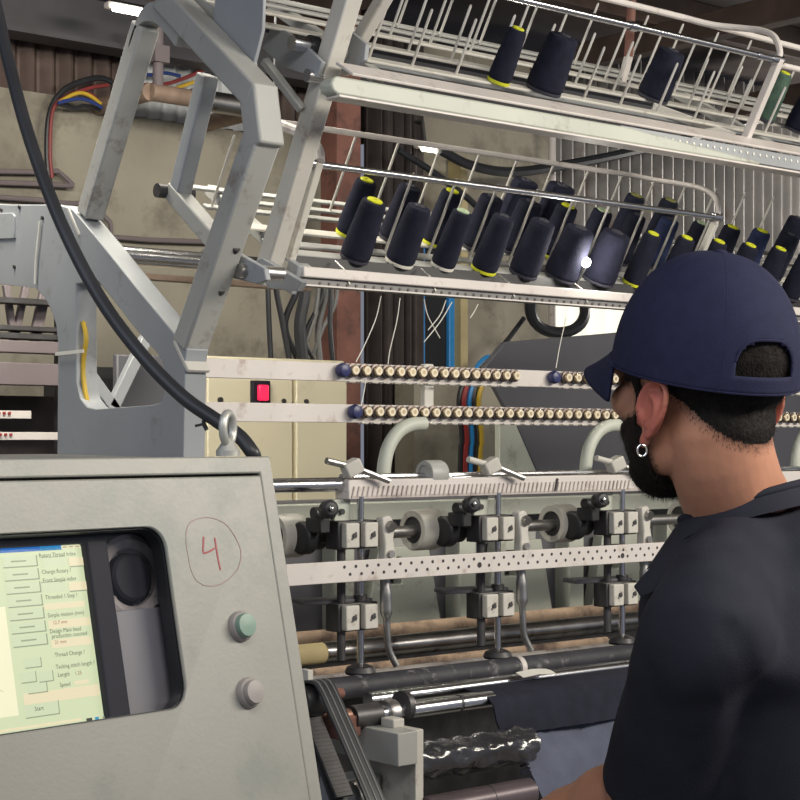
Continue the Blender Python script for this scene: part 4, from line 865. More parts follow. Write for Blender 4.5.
g1 = MB(); T1 = ts-.0003; T2 = ts-.0006; T3 = ts-.0009
def pq(x0, y0, x1, y1, t, m):                               # rectangle on the screen from two opposite corners
    a = uv(x0, y0, t); b = uv(x1, y1, t); sq(g1, a[0], b[0], a[1], b[1], t, m)
hb = uv(40, 551, ts)[1]
sq(g1, su0, su1-.021, sw0, hb, T1, 'scr_blue'); sq(g1, uv(40, 549, T1)[0], su1-.02, sw0, hb, T1, 'scr_cyan'); sq(g1, su1-.021, su1-.001, sw0+.0005, hb-.0008, T2, 'scr_field')
for k in range(3): sq(g1, su1-.0195+k*.0065, su1-.0155+k*.0065, sw0+.0014, hb-.0016, T3, 'scr_line')
du = uv(5, 607, T1)[0]; dw0, dw1 = uv(2, 607, T1)[1], uv(14, 716, T1)[1]
sq(g1, su0+.004, du, dw0, dw1, T1, 'scr_draw')
for k in range(9):
    u = du-.012-.022*k; g1.bar(cw(u, dw0+.01, T2), cw(u-.035, dw0+.055, T2), .0008, .0001, CN, 'scr_faint'); g1.bar(cw(u-.03, dw0+.05, T2), cw(u, dw1-.02, T2), .0008, .0001, CN, 'scr_faint')
bl, br = uv(3, 566, T2)[0], uv(36, 560, T2)[0]; bw = [uv(36+2*k, 554+13*k, T2)[1] for k in range(8)]
for k in range(7):
    sq(g1, bl, br, bw[k]+.001, bw[k+1]-.001, T2, 'scr_btn'); sq(g1, bl, br+.001, bw[k+1]-.0016, bw[k+1]-.0006, T3, 'scr_line'); sq(g1, br, br+.0012, bw[k]+.001, bw[k+1]-.0008, T3, 'scr_line')
    sq(g1, bl+.008, br-.01, (bw[k]+bw[k+1])/2-.001, (bw[k]+bw[k+1])/2+.0003, T3, 'scr_faint')
rl = uv(40.5, 562, T2)[0]
for y, h in ((556, 9), (581, 9)):
    a = uv(41, y+2, T2); sq(g1, a[0], a[0]+.024, a[1], a[1]+.008, T2, 'scr_btn'); sq(g1, a[0], a[0]+.024, a[1]-.0006, a[1], T3, 'scr_line'); sq(g1, a[0]+.028, a[0]+.055, a[1]+.0012, a[1]+.0085, T2, 'scr_field'); sq(g1, a[0]+.028, a[0]+.055, a[1]+.0085, a[1]+.0095, T3, 'scr_line')
for (x0, y0, x1, y1) in ((48, 621, 91, 625), (51, 640, 92, 644)): pq(x0, y0, x1, y1, T2, 'scr_field')
for (x0, y0, x1, y1) in ((44, 604, 85, 606.5), (74, 681, 89, 683), (23, 694, 100, 695)): pq(x0, y0, x1, y1, T2, 'scr_field')
for (x0, y0, x1, y1) in ((24, 659, 41, 666), (20, 673, 36, 681), (38, 672, 53, 680), (27, 684, 47, 691), (24, 705, 59, 713)):
    pq(x0, y0, x1, y1, T2, 'scr_btn'); a = uv(x0, y0, T2); b = uv(x1, y1, T2)
    sq(g1, a[0], b[0]+.0008, b[1], b[1]+.0009, T3, 'scr_line'); sq(g1, b[0], b[0]+.0009, a[1], b[1], T3, 'scr_line')
tb = uv(60, 721, T2)[1]; sq(g1, su0, su1-.024, tb, tb+.0022, T2, 'scr_field'); a = uv(86, 718.5, T2); sq(g1, a[0], a[0]+.006, a[1], a[1]+.0035, T3, 'scr_text'); sq(g1, a[0]+.009, a[0]+.013, a[1], a[1]+.0028, T3, 'scr_cyan'); sq(g1, a[0]+.017, a[0]+.021, a[1], a[1]+.0028, T3, 'scr_line')
g1.build('screen_windows', 'scr_bg', sc_o, smooth=0)
DG = None
def text(mb, s, u, w, size, t, m=None, sxx=1.0):
    cu = bpy.data.curves.new('lettering', 'FONT'); cu.body = s; cu.size = size; cu.resolution_u = 2
    ob = bpy.data.objects.new('lettering', cu); COL.objects.link(ob); dg = bpy.context.evaluated_depsgraph_get(); me = ob.evaluated_get(dg).to_mesh()
    mb.add([cw(u+v.co.x*sxx, w-v.co.y, t) for v in me.vertices], [tuple(p.vertices) for p in me.polygons], m)
    ob.evaluated_get(dg).to_mesh_clear(); bpy.data.objects.remove(ob); bpy.data.curves.remove(cu)
tx = MB(); TT = ts-.0012
for s, x, y in (('Rotary Thread index', 39, 557.5), ('Change Rotary ?', 42, 574), ('Front Simple index', 43, 582.5), ('Threaded 1 Step ?', 45.5, 599.5), ('Simple motion (mm)', 48, 617.5), ('Design Main head', 50, 633.5), ('production counted', 52, 638.5), ('Thread Change ?', 55, 657), ('Tacking stitch length ?', 56, 669), ('Length', 58, 677), ('Speed', 60, 687), ('Start', 35, 711)):
    a = uv(x, y, TT); text(tx, s, a[0], a[1], .0050, TT, None, .90)
text(tx, 'ver. 2.2', uv(1, 552, TT)[0]-.012, hb-.001, .004, TT)
tx.build('screen_text', 'scr_text', sc_o, smooth=0)
tx = MB()
for s, x, y in (('12.7 mm', 53, 624.5), ('21 mm', 55, 644), ('1.25', 75, 675)): a = uv(x, y, TT); text(tx, s, a[0], a[1], .0042, TT)
tx.build('screen_figures', 'wire_red', sc_o, smooth=0)
# fan
fc = uv(132, 577, .034); fan = MB()
ro = .036; sqr = rr(fc[0]-.042, fc[0]+.042, fc[1]-.042, fc[1]+.042, .008, .034); circ = [cw(fc[0]+ro*math.cos(2*math.pi*k/40), fc[1]+ro*math.sin(2*math.pi*k/40), .034) for k in range(40)]
fo = fan.prism([sqr, circ], -CN*.016).build('cooling_fan', 'black', con, bevel=.001)
o_ = cw(fc[0], fc[1], .038)
MB().lathe(o_-CN*.008, CN, [(.006, 0), (.0205, 0), (.0215, .003), (.0215, .012), (.019, .0145), (.003, .0145)], 32).build('hub', 'plastic_dark', fo)
mb = MB()
for k in range(7):
    a0 = 2*math.pi*k/7
    vs = []
    for i in range(4):
        a = a0+i*.22
        for r_, tt in ((.023, -.010+.003*i), (.0345, -.013+.004*i)): vs.append(cw(fc[0]+r_*math.cos(a), fc[1]+r_*math.sin(a), (.036)+.010-.003*i))
    vs2 = [v-CN*.001 for v in vs]; n = len(vs)
    fs = [(2*i, 2*i+1, 2*i+3, 2*i+2) for i in range(3)]+[(n+2*i, n+2*i+2, n+2*i+3, n+2*i+1) for i in range(3)]
    mb.add(vs+vs2, fs)
mb.build('fan_blades', 'fan_grey', fo)
MB().lathe(o_-CN*.002, CN, [(.0250, .001), (.0380, .001), (.0380, .007), (.0330, .009), (.0260, .005)], 40, cap=False).build('fan_ring', 'fan_grey', fo)
a = uv(160, 601, .03); MB().box(cw(a[0]+.01, a[1], .03), (.03, .006, .004), (CH, CV, CN)).build('fan_clip', 'fan_grey', fo)
# push buttons
for x, y, m, l in ((244, 625.5, 'btn_green', 'pale green push button'), (252, 692, 'btn_grey', 'pale grey push button')):
    a = uv(x-4, y+1); o_ = cw(*a)
    b = lab(MB().lathe(o_, CN, [(.0140, -.004), (.0140, .002), (.0125, .005), (.0105, .006), (.0105, .003)], 28).build('push_button', 'btn_grey', door), l)
    MB().lathe(o_, CN, [(.0108, .002), (.0110, .0085), (.0100, .0108), (.002, .0114)], 28).build('button_cap', m, b)
# red hand-written number in a ring
def ink(name, strokes, m, w):
    mb = MB()
    for st_ in strokes:
        P = curve_pts([cw(*uv(*q), -.0002) for q in st_], 5)
        for i in range(len(P)-1): d = P[i+1]-P[i]; mb.bar(P[i]-d*.15, P[i+1]+d*.15, w, .0003, CN.cross(d))
    return mb.build(name, m, door, smooth=0)
lab(ink('painted_number', [[(203.6, 537), (203.2, 545), (203.3, 552.5), (208, 552), (214.5, 548.5)], [(214.6, 538), (216.2, 548), (218.2, 560), (220.4, 570)]], 'ink_red', .0017), 'hand-written red number 4')
ink('painted_ring', [[(186, 532), (189, 524), (196, 519.3), (205, 517.5), (214, 518.5), (224, 523), (232, 532), (239, 545), (241, 556), (238, 568), (231, 577), (221, 584), (211, 586), (203, 585)]], 'ink_faint', .0008)
ink('painted_ring', [[(203, 585), (196, 580), (191, 570), (188, 556), (186, 543), (186, 532)]], 'ink_faint', .0004)
# eyebolt
eb = at_pl(228, 455, P0+CB*.035, -CB); e = V((eb.x, eb.y, P0.z))
ey = MB().lathe(e, Z1, [(.0115, 0), (.0115, .005), (.0085, .009), (.006, .013)], 24).build('eyebolt', 'zinc', con)
rc = e+Z1*.026; rx = (FW*.96+RT*.28).normalized()
MB().tube([rc+(rx*math.cos(a)*.0125+Z1*math.sin(a)*.0140) for a in [2*math.pi*k/32 for k in range(32)]], .0042, 12, closed=True).build('eye_ring', 'zinc', ey)
# black power cable looping from above into the console
pp = [(-22, -60, 2.0), (-8, -10, 1.97), (8, 60, 1.93), (30, 140, 1.88), (62, 225, 1.83), (100, 298, 1.79), (142, 355, 1.75), (182, 396, 1.72), (216, 420, 1.695), (239, 436, 1.68), (252, 452, 1.67)]
P = [at_d(*q) for q in pp]; P.append(V((P[-1].x+.004, P[-1].y+.002, P0.z-.002)))
cab = thing('power_cable', 'thick black cable sweeping from the ceiling down to the console top', 'cable', P[-1])
P.insert(0, V((P[0].x-.05, P[0].y+.1, 3.1)))
MB().tube(curve_pts(P, 8), .0073, 14).build('cable', 'rubber', cab)
q = at_d(205, 415, 1.70); q2 = at_d(203.5, 424, 1.70); tie = MB().tube([q+V((0, 0, .002)), q2, at_d(207, 430, 1.70)], .0022, 8); tie.tube([q2, at_d(195, 426, 1.70)], .0015, 6); tie.build('cable_clip', 'black', cab)

# ================================================================== THE MAN
HY = 33.0
def yawed(a): return FW*math.cos(R(a))-RT*math.sin(R(a))
hf0 = yawed(HY); pit = R(-1)
hf = (hf0*math.cos(pit)+Z1*math.sin(pit)); hr = hf0.cross(Z1).normalized(); hu = hr.cross(hf).normalized()
HO = at_d(701.5, 379, 1.86)
def hd(x, y, z): return HO+hr*x+hf*y+hu*z
HAX = (hr, hf, hu)
tf = yawed(66); tl = Z1.cross(tf).normalized()              # torso: forward, his left
TAX = (tf, tl, Z1)
neck = at_d(741, 512, 1.875)
shl = at_d(708, 622, 1.70); elb = at_d(661, 786, 1.83); wri = at_d(512, 842, 1.93)
pel = at_d(800, 440, 1.93); pel.z = .95
chest = at_d(778, 680, 1.89)
shr = neck+(neck-shl)*.9; shr.z = shl.z-.01
body = MB()
E_ = lambda c, r: body.ell(hd(*c), r, HAX, 28, 18)
E_((0, -.010, .028), (.081, .103, .090)); E_((0, .038, -.030), (.064, .060, .085)); E_((0, .060, -.096), (.036, .036, .030)); E_((0, .030, -.075), (.056, .056, .045))
for s_ in (-1, 1):
    E_((.045*s_, .018, -.066), (.022, .045, .040)); E_((.043*s_, .064, -.022), (.024, .026, .022)); E_((.032*s_, .082, .018), (.028, .016, .012)); E_((.012*s_, .106, -.034), (.010, .010, .008)); E_((.031*s_, .079, .000), (.017, .014, .012))
    # ears: bowl, helix rim, inner ridge, lobe
    ec = (.0780*s_, .008, -.039); up_ = (hu*.97-hf*.22).normalized(); bk_ = (hr*s_*.06-hf*1.0).normalized(); nn_ = up_.cross(bk_).normalized()
    ce = hd(*ec)
    body.ell(ce+bk_*.018+up_*.002, (.021, .0042, .029), (bk_, nn_, up_), 20, 12)
    rim = [ce+up_*a+bk_*b for a, b in ((-.004, .002), (.010, -.003), (.026, .003), (.035, .016), (.033, .031), (.020, .041), (.002, .040), (-.014, .031), (-.026, .019))]
    body.tube(curve_pts([r_+nn_*0+hr*s_*.005 for r_ in rim], 5), .0040, 8)
    body.tube(curve_pts([ce+up_*a+bk_*b+hr*s_*.0055 for a, b in ((.022, .014), (.012, .026), (-.004, .027), (-.014, .015))], 5), .0036, 8)
    body.ell(ce-up_*.028+bk_*.010, (.009, .0048, .011), (bk_, nn_, up_), 14, 10)
    body.ell(ce-up_*.006-bk_*.0+hr*s_*.003, (.006, .004, .007), (bk_, nn_, up_), 12, 8)
body.tube([hd(0, .088, .018), hd(0, .104, -.010), hd(0, .118, -.030), hd(0, .108, -.040)], [.008, .009, .012, .008], 12)
E_((0, .094, -.060), (.024, .012, .006)); E_((0, .092, -.070), (.021, .012, .007))
nk = [hd(0, -.022, -.03), hd(0, -.026, -.075), neck*.5+hd(0, -.028, -.095)*.5, neck, neck-Z1*.06+(chest-neck)*.1]
body.tube(curve_pts(nk, 4), [.060]*4+[.0575]*4+[.0575]*4+[.064]*5, 28)
def rings(mb, L, n=32):
    vs = []; k = len(L)
    for (c, a, b) in L:
        for j in range(n):
            t = 2*math.pi*j/n; ct, st_ = math.cos(t), math.sin(t); e = 2/2.4
            vs.append(c+tf*(math.copysign(abs(ct)**e, ct)*b)+tl*(math.copysign(abs(st_)**e, st_)*a))
    fs = []
    for i in range(k-1):
        for j in range(n): j2 = (j+1) % n; fs.append((i*n+j, i*n+j2, (i+1)*n+j2, (i+1)*n+j))
    fs += [tuple(range(n-1, -1, -1)), tuple((k-1)*n+j for j in range(n))]
    mb.add(vs, fs)
def torso(g): 
    L = [(neck+Z1*.006-tf*.004, .064+g, .062+g), (neck-Z1*.030-tf*.020, .092+g, .086+g), (neck-Z1*.065-tf*.026, .125+g, .100+g), (neck-Z1*.105-tf*.026, .160+g, .108+g), (neck-Z1*.155-tf*.024, .178+g, .116+g), (chest, .176+g, .122+g), ((chest+pel)/2+Z1*.03, .158+g, .108+g), (pel+Z1*.08, .160+g, .108+g), (pel, .172+g, .118+g), (pel-Z1*.10, .165+g, .115+g)]
    return L
rings(body, torso(-.004))
hips = []
for s_, sh_, el_, wr_ in ((1, shl, elb, wri), (-1, shr, shr+tf*.05-Z1*.28-tl*.02, shr+tf*.27-Z1*.40+tl*.02)):
    body.tube(curve_pts([sh_+(neck-sh_)*.35-Z1*.02, sh_, sh_*.55+el_*.45, el_], 5), [.050]*5+[.054]*5+[.046]*5+[.040], 20)
    body.tube(curve_pts([el_, el_*.72+wr_*.28+Z1*.002, wr_], 6), [.0405]*6+[.0425]*2+[.036]*2+[.031]*2+[.027], 20)
    fd = (wr_-el_).normalized(); sd_ = fd.cross(Z1).normalized(); pn = sd_.cross(fd)
    pc = wr_+fd*.045; body.ell(pc, (.050, .040, .015), (fd, sd_, pn), 20, 12); body.ell(wr_, (.034, .028, .021), (fd, sd_, pn), 16, 10)
    for k, (o_, ln) in enumerate(((-.030, .062), (-.010, .074), (.010, .070), (.028, .055))):
        b = wr_+fd*.080+sd_*o_; d1 = (fd*.93-pn*.36).normalized(); d2 = (fd*.72-pn*.70).normalized(); d3 = (fd*.45-pn*.89).normalized()
        body.tube([b-fd*.03, b, b+d1*ln*.42, b+d1*ln*.42+d2*ln*.33, b+d1*ln*.42+d2*ln*.33+d3*ln*.25], [.0095, .0098, .0088, .0080, .0065], 12)
    th = -1 if s_ == 1 else 1
    b = wr_+fd*.025+sd_*(-.030 if s_ == 1 else .030); d = (fd*.75+sd_*(-.55 if s_ == 1 else .55)-pn*.35).normalized(); body.tube([b, b+d*.032, b+(d*.8+fd*.2)*.058, b+(d*.5+fd*.6-pn*.2)*.075], [.013, .0125, .0105, .008], 12)
fe = []
for s_ in (1, -1):
    hp = pel+tl*.09*s_-Z1*.05; kn = hp+tf*.05-Z1*.42+tl*.015*s_; an = V((kn.x, kn.y, .09))-tf*.03
    body.tube([hp+Z1*.02, hp*.6+kn*.4, kn, kn*.6+an*.4, an, V((an.x, an.y, .04))], [.090, .078, .056, .056, .040, .040], 20); fe.append((hp, kn, an))
    body.ell(V((an.x, an.y, .035))+tf*.06, (.12, .042, .033), TAX, 20, 10)
def remesh(mb, name, m, parent, vox, smooth_it=3, kind=None):
    me = bpy.data.meshes.new('t'); me.from_pydata([tuple(v-HO) for v in mb.v], [], mb.f); bm = bmesh.new(); bm.from_mesh(me); bmesh.ops.recalc_face_normals(bm, faces=bm.faces); bm.to_mesh(me); bm.free()
    o = bpy.data.objects.new('t', me); COL.objects.link(o)
    rm = o.modifiers.new('r', 'REMESH'); rm.mode = 'VOXEL'; rm.voxel_size = vox
    sm = o.modifiers.new('s', 'SMOOTH'); sm.iterations = smooth_it; sm.factor = .5
    dg = bpy.context.evaluated_depsgraph_get(); m2 = bpy.data.meshes.new_from_object(o.evaluated_get(dg))
    bpy.data.objects.remove(o)
    off = HO-ORIG[parent.name] if parent else V()
    m2.transform(Matrix.Translation(off)); m2.name = name
    m2.materials.clear(); m2.materials.append(MATS[m]); m2.polygons.foreach_set('use_smooth', [True]*len(m2.polygons))
    o2 = bpy.data.objects.new(name, m2); COL.objects.link(o2); o2.parent = parent; ORIG[o2.name] = ORIG[parent.name] if parent else V()
    return o2
man = thing('person', 'man in a navy cap and dark shirt seen from behind, looking at the machine', 'person', V((pel.x, pel.y, 0)))
bo = remesh(body, 'body', 'skin', man, .0031, 3)
OFF = ORIG[man.name]
# tint of the skin: short hair roots under hair and beard, redder ears
# hair and beard lifted off the skin of the head
me = bo.data; co = [v.co+OFF for v in me.vertices]; no = [v.normal.copy() for v in me.vertices]
loc = []
for p in co: d = p-HO; loc.append((d.dot(hr), d.dot(hf), d.dot(hu)))
def sst(a, b, x): t = max(0, min(1, (x-a)/(b-a))); return t*t*(3-2*t)
def hairw(x, y, z):
    if z > .085 or z < -.125 or abs(x) > .0865: return 0
    z0 = -.012+max(-.080, min(.02, y+.020))*.95
    back = sst(z0-.016, z0+.016, z)*sst(.0, -.014, y)
    side = sst(-.010, .006, z)*sst(.074, .056, y)
    burn = sst(.014, .020, y)*sst(.040, .032, y)*sst(-.060, -.045, z)*(abs(x) > .045)
    w = max(back, side, burn)
    if abs(x) > .074 and -.042 < y < .013 and -.075 < z < .001: w = 0
    return w
def beardw(x, y, z):
    if z < -.150 or z > .0 or y < -.006: return 0
    jaw = sst(.004, .022, y)*sst(-.026-.25*max(0, y-.02), -.042-.25*max(0, y-.02), z)*(1-sst(-.118, -.135, z)*sst(.045, .020, y))
    mous = sst(.088, .096, y)*sst(-.042, -.047, z)
    lips = y > .090 and -.075 < z < -.056 and abs(x) < .022
    nk_ = sst(-.146, -.128, z+.30*max(0, .05-y)*.5)
    w = max(jaw, mous)*nk_
    return 0 if lips else w
def fur(name, m, fn, th, nst, ln, seed):
    rnd = random.Random(seed); W = [0]*len(co)
    for i, (x, y, z) in enumerate(loc):
        if abs(x) < .1 and abs(y) < .15 and abs(z) < .16: W[i] = fn(x, y, z)
    keep = [p for p in me.polygons if min(W[i] for i in p.vertices) > .42]
    ids = {}; vs = []; fs = []
    for p in keep:
        f = []
        for i in p.vertices:
            if i not in ids: ids[i] = len(vs); vs.append(co[i]+no[i]*(W[i]*th*(1+.15*noise.noise(co[i]*300))-.0004))
            f.append(ids[i])
        fs.append(tuple(f))
    mb = MB(); mb.add(vs, fs)
    cand = [i for i in range(len(co)) if W[i] > .03]
    sv = []; sf = []
    for k in range(nst):
        i = rnd.choice(cand)
        if W[i] < .25 and rnd.random() > .35+W[i]*2.4: continue
        r0 = co[i]+no[i]*(W[i]*th*.6)+V((rnd.uniform(-1, 1), rnd.uniform(-1, 1), rnd.uniform(-1, 1)))*.0015
        d = (no[i]*.5-hu*.8+V((rnd.uniform(-1, 1), rnd.uniform(-1, 1), rnd.uniform(-1, 1)))*.35).normalized(); sdv = d.cross(no[i]).normalized()*.00028
        l_ = ln*(.4+.6*W[i])*rnd.uniform(.6, 1.2); n0 = len(sv); sv += [r0-sdv, r0+sdv, r0+d*l_]; sf.append((n0, n0+1, n0+2))
    mb.add(sv, sf)
    return mb.build(name, m, man, smooth=80)
ca_ = me.color_attributes.new('tint', 'FLOAT_COLOR', 'POINT')
vals = []
for i, (x, y, z) in enumerate(loc):
    st_ = 0.; er = 0.
    if abs(x) < .13 and abs(y) < .16 and abs(z) < .17:
        st_ = max(hairw(x, y, z), beardw(x, y, z)); er = sst(.078, .083, abs(x))*sst(.04, .02, abs(y+.010))*sst(.055, .04, abs(z+.034))
    vals += [st_, er, 0, 1]
ca_.data.foreach_set('color', vals)
fur('hair', 'hair', hairw, .0035, 9000, .007, 1)
fur('beard', 'beard', beardw, .0055, 9000, .008, 2)
for s_ in (-1, 1):
    e = MB().ell(hd(.031*s_, .0825, .001), (.0100, .0085, .0070), HAX, 16, 10).build('eye', 'eye_white', man); MB().ell(hd(.031*s_, .0895, .000), (.0045, .0025, .0045), HAX, 12, 8).build('iris', 'black', e)
    MB().tube(curve_pts([hd(.014*s_, .101, .020), hd(.032*s_, .099, .025), hd(.050*s_, .084, .019)], 5), .0035, 8).build('eyebrow', 'hair', man)
# earring
ec = hd(-.0780-.006, .008-.012, -.074); MB().tube([ec+(hu*math.cos(a)*.0062+(hf*.7-hr*.7)*math.sin(a)*.0050)-hu*.004-hr*.006 for a in [2*math.pi*k/20 for k in range(20)]], .0011, 8, closed=True).build('earring', 'silver', man)
# cap
cy_ = R(8); ct_ = R(14)
cf0 = (hf*math.cos(cy_)+hr*math.sin(cy_)).normalized(); crr = cf0.cross(hu).normalized()
cf = (cf0*math.cos(ct_)+hu*math.sin(ct_)).normalized(); cu_ = crr.cross(cf).normalized(); cc = hd(0, -.004, .004); CHH = .134
def cp(a, h):                                               # a from the back, h 0..1 from band to button
    t = h*math.pi/2*.995; k = math.cos(t)**.88*(1-.018*math.cos(t)**12)
    return cc+crr*(math.sin(a)*.0985*k)-cf*(math.cos(a)*.114*k)+cu_*(CHH*math.sin(t))
na, nh = 132, 44
OH0, OHH, OA = .085, .185, .40
def oh(a):
    q = abs(a)/OA; return 0 if q >= 1 else OHH*(1-q**3.2)**(1/2.4)
vs = [cp(2*math.pi*i/na, j/nh) for j in range(nh) for i in range(na)]; top_ = len(vs); vs.append(cp(0, 1)); fs = []
def openw(i, j):
    a = 2*math.pi*(i+.5)/na; a = a-2*math.pi if a > math.pi else a; h = (j+.5)/nh
    return abs(a) < OA and OH0 < h < OH0+oh(a)
for j in range(nh-1):
    for i in range(na):
        if not openw(i, j): fs.append((j*na+i, j*na+(i+1) % na, (j+1)*na+(i+1) % na, (j+1)*na+i))
for i in range(na): fs.append(((nh-1)*na+i, (nh-1)*na+(i+1) % na, top_))
cpo = MB().add(vs, fs).build('cap', 'cap', man, smooth=60); sm = cpo.modifiers.new('thick', 'SOLIDIFY'); sm.thickness = .0022; sm.offset = 0
vs = []; fs = []; nu, nv = 36, 10
for j in range(nv+1):
    v = j/nv
    for i in range(nu+1):
        u = -1+2*i/nu; a = math.pi+u*1.16; b = cp(a, 0)+cu_*(.004+.012*(1-u*u)); ext = .076*(1-abs(u)**2.6)*v+.002*v
        vs.append(b+cf*ext-cu_*(.046*v+.004*u*u*v-.006*v*v))
for j in range(nv):
    for i in range(nu): a = j*(nu+1)+i; fs.append((a, a+1, a+nu+2, a+nu+1))
br_ = MB().add(vs, fs).build('brim', 'cap', cpo, smooth=70); sm = br_.modifiers.new('thick', 'SOLIDIFY'); sm.thickness = .004; sm.offset = 0
MB().ell(cp(0, 1)+cu_*.001, (.0070, .0070, .003), (crr, cf, cu_)).build('button', 'cap', cpo)
on = lambda a, h, o: cp(a, h)+(cp(a, h)-cc).normalized()*o
mb = MB()
for k in range(6):
    a = math.pi/6*(2*k+1); mb.tube([on(a, h/24, .0005) for h in range(0, 25)], .0009, 5)
mb.tube([on(2*math.pi*i/72, .004, .0004) for i in range(72)], .0014, 6, closed=True)
mb.tube([on(OA*.97*(i/30*2-1), OH0+.01+oh(OA*.97*(i/30*2-1))*.99, .0006) for i in range(31)], .0016, 6)
mb.build('seams', 'cap', cpo)
# shirt
sh = MB(); rings(sh, torso(.006))
for s_, sh_, el_, cut in ((1, shl, elb, 1.02), (-1, shr, shr+tf*.05-Z1*.28-tl*.02, .95)):
    e2 = sh_+(el_-sh_)*cut; ot = tl*s_*.006
    sh.tube(curve_pts([sh_+(neck-sh_)*.45-Z1*.012, sh_+ot+Z1*.0, sh_*.6+el_*.4+ot, e2+ot], 6), [.060]*6+[.0645]*6+[.064]*6+[.066], 28)
    sh.ell(sh_+ot*.5-Z1*.012, (.072, .062, .064), TAX)
sh.ell(neck-Z1*.115+tf*.050, (.06, .11, .08), TAX); sh.ell(neck-tf*.075-Z1*.050, (.085, .10, .062), TAX); sh.ell(neck-tf*.05-Z1*.085-tl*.07, (.075, .11, .05), TAX)
sh.ell(at_d(738, 562, 1.80), (.060, .07, .050), TAX); sh.ell(at_d(702, 600, 1.80), (.040, .06, .045), TAX)
so = remesh(sh, 'shirt', 'shirt', man, .006, 26)
def seg(p, lines, wd):                                      # cloth folds along lines on the side of the shirt
    w_ = 0.; px_, pz_ = p.dot(RT), p.z
    for ln in lines:
        for a_, b_ in zip(ln, ln[1:]):
            ax_, az_, bx_, bz_ = a_.dot(RT), a_.z, b_.dot(RT), b_.z; dx_, dz_ = bx_-ax_, bz_-az_; l2 = dx_*dx_+dz_*dz_
            t_ = max(0, min(1, ((px_-ax_)*dx_+(pz_-az_)*dz_)/l2)); w_ = max(w_, math.exp(-(((px_-ax_-t_*dx_)**2+(pz_-az_-t_*dz_)**2)/wd**2)))
    return w_
fl1 = [[at_d(*q, 1.70) for q in ((716, 622), (732, 645), (742, 675), (745, 710), (741, 760), (738, 820))]]
fl2 = [[at_d(*q, 1.70) for q in ((700, 640), (716, 664), (728, 700))], [at_d(*q, 1.70) for q in ((640, 690), (672, 706), (706, 700))], [at_d(*q, 1.70) for q in ((668, 560), (690, 548), (720, 530))]]
def foldw(p): return seg(p, fl1, .014)*1.3+seg(p, fl2, .012)*.5 if (p-shl).dot(FW) < .22 else 0
for v in so.data.vertices:
    p = v.co+OFF; q = (p-shl)
    n1 = noise.noise(V((p.x*9, p.y*9, p.z*5+3))); n2 = noise.noise(V((p.x*24, p.y*24, p.z*10)))
    fold_ = foldw(p)
    v.co += v.normal*(.0045*n1+.002*n2-.003*fold_)
mb = MB(); cpts = []
for i in range(48):
    a = 2*math.pi*i/48; up_ = .020-.022*math.cos(a)
    cpts.append(neck+tf*(math.cos(a)*.069-.004)+tl*(math.sin(a)*.071)+Z1*(up_-.008))
mb.tube(cpts, .0048, 10, closed=True)
vs = [c+(c-neck).normalized()*.003-Z1*.002 for c in cpts]+[c+(V((c.x, c.y, 0))-V((neck.x, neck.y, 0))).normalized()*(.016+.024*max(0, math.cos(2*math.pi*i/48-.25))**6)-Z1*(.020+.038*max(0, math.cos(2*math.pi*i/48-.25))**6) for i, c in enumerate(cpts)]; n = 48
mb.add(vs, [(i, (i+1) % n, n+(i+1) % n, n+i) for i in range(n)])
mb.build('collar', 'shirt', man, smooth=70)
flp = [at_d(*q) for q in ((688, 522, 1.845), (664, 552, 1.835), (634, 587, 1.820), (641, 597, 1.800), (668, 586, 1.775), (700, 560, 1.765), (722, 528, 1.785), (708, 515, 1.815))]
MB().prism([flp], FW*.006).build('collar_flap', 'shirt', man, bevel=.002)
tr = MB(); rings(tr, [(pel+Z1*.06, .166, .114), (pel, .180, .126), (pel-Z1*.12, .176, .122)])
for hp, kn, an in fe: tr.tube([hp+Z1*.02, hp*.6+kn*.4, kn, kn*.5+an*.5, an-Z1*.01], [.100, .090, .072, .068, .064], 24)
remesh(tr, 'trousers', 'trousers', man, .009, 6)
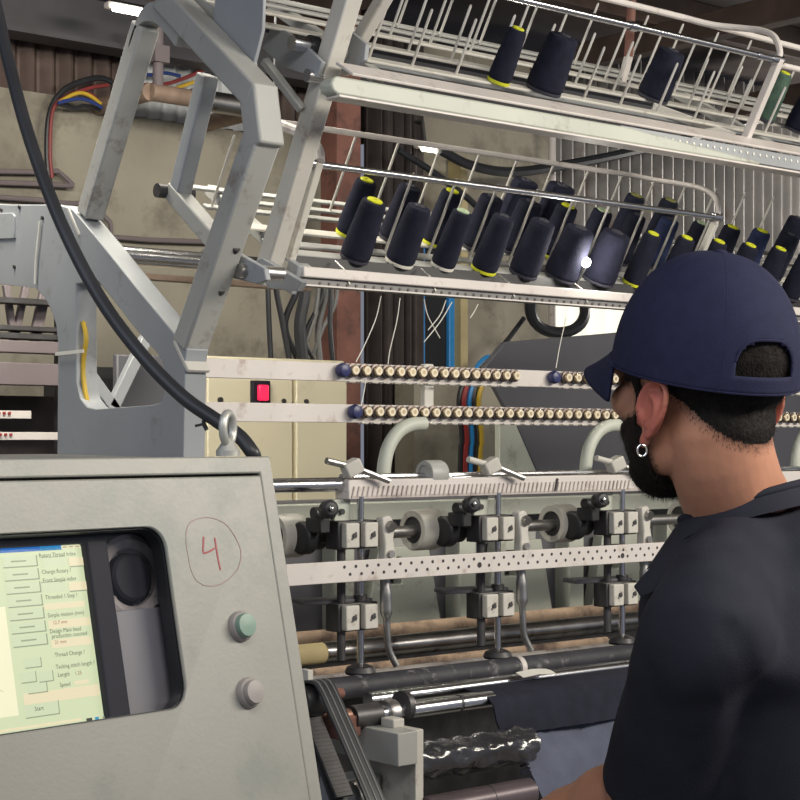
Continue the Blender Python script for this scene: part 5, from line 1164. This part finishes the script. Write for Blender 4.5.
for hp, kn, an in fe:
    s2 = MB(); c = V((an.x, an.y, 0)); s2.ell(c+tf*.065+Z1*.042, (.135, .052, .040), TAX); s2.ell(c+Z1*.06, (.055, .05, .055), TAX); s2.box(c+tf*.06+Z1*.012, (.26, .09, .024), TAX)
    remesh(s2, 'shoe', 'shoe', man, .007, 3)

# ================================================================== CAMERA AND LIGHT
cd = bpy.data.cameras.new('camera'); cd.sensor_width = 36; cd.lens = 36*FPX/800; cd.shift_y = 40/800; cd.clip_start = .05; cd.clip_end = 60
cam = bpy.data.objects.new('camera', cd); COL.objects.link(cam); cam.location = CAM; cam.rotation_euler = (R(90), 0, -TH); SC.camera = cam
def area(loc, tgt, sx, sy, e, col):
    l = bpy.data.lights.new('area', 'AREA'); l.shape = 'RECTANGLE'; l.size = sx; l.size_y = sy; l.energy = e; l.color = col
    o = bpy.data.objects.new('area_light', l); COL.objects.link(o); o.location = loc; o.rotation_euler = (V(tgt)-V(loc)).to_track_quat('-Z', 'Y').to_euler(); return o
area((3.3, -.6, 2.85), (2.3, 2.5, 1.5), 2.2, .4, 106, (1, .93, .80))
area((.6, -.2, 2.95), (1.6, 2.4, 1.3), 1.6, .5, 24, (1, .95, .86))
area((-.4, 1.4, 2.5), (1.6, 2.3, 1.7), 1.4, 1.0, 9, (.80, .88, 1))  # added cool fill from the left, no fixture modelled
area((6.6, 3.9, 2.6), (4.6, 4.55, 2.4), .8, .3, 26, (1, .95, .86))  # added light grazing the grey sheeting to bring out its ridges
area((1.45, 2.62, 2.56), (1.75, 3.6, 1.55), 1.0, .25, 34, (1, .94, .80))  # added unseen light that brightens the cream cabinet and the wall behind
def point(loc, e, col=(1, .95, .85), r=.01):
    l = bpy.data.lights.new('point', 'POINT'); l.energy = e; l.color = col; l.shadow_soft_size = r; o = bpy.data.objects.new('bulb_light', l); COL.objects.link(o); o.location = loc
point(bp+NN*.014-Y1*.022, .7)
w = bpy.data.worlds.new('world'); SC.world = w; w.use_nodes = True; w.node_tree.nodes['Background'].inputs[0].default_value = (.52, .56, .68, 1); w.node_tree.nodes['Background'].inputs[1].default_value = .37
vs_ = SC.view_settings; vs_.view_transform = 'Standard'; vs_.look = 'None'; vs_.exposure = 0; vs_.gamma = 1; vs_.use_curve_mapping = False
SC.cycles.use_denoising = True
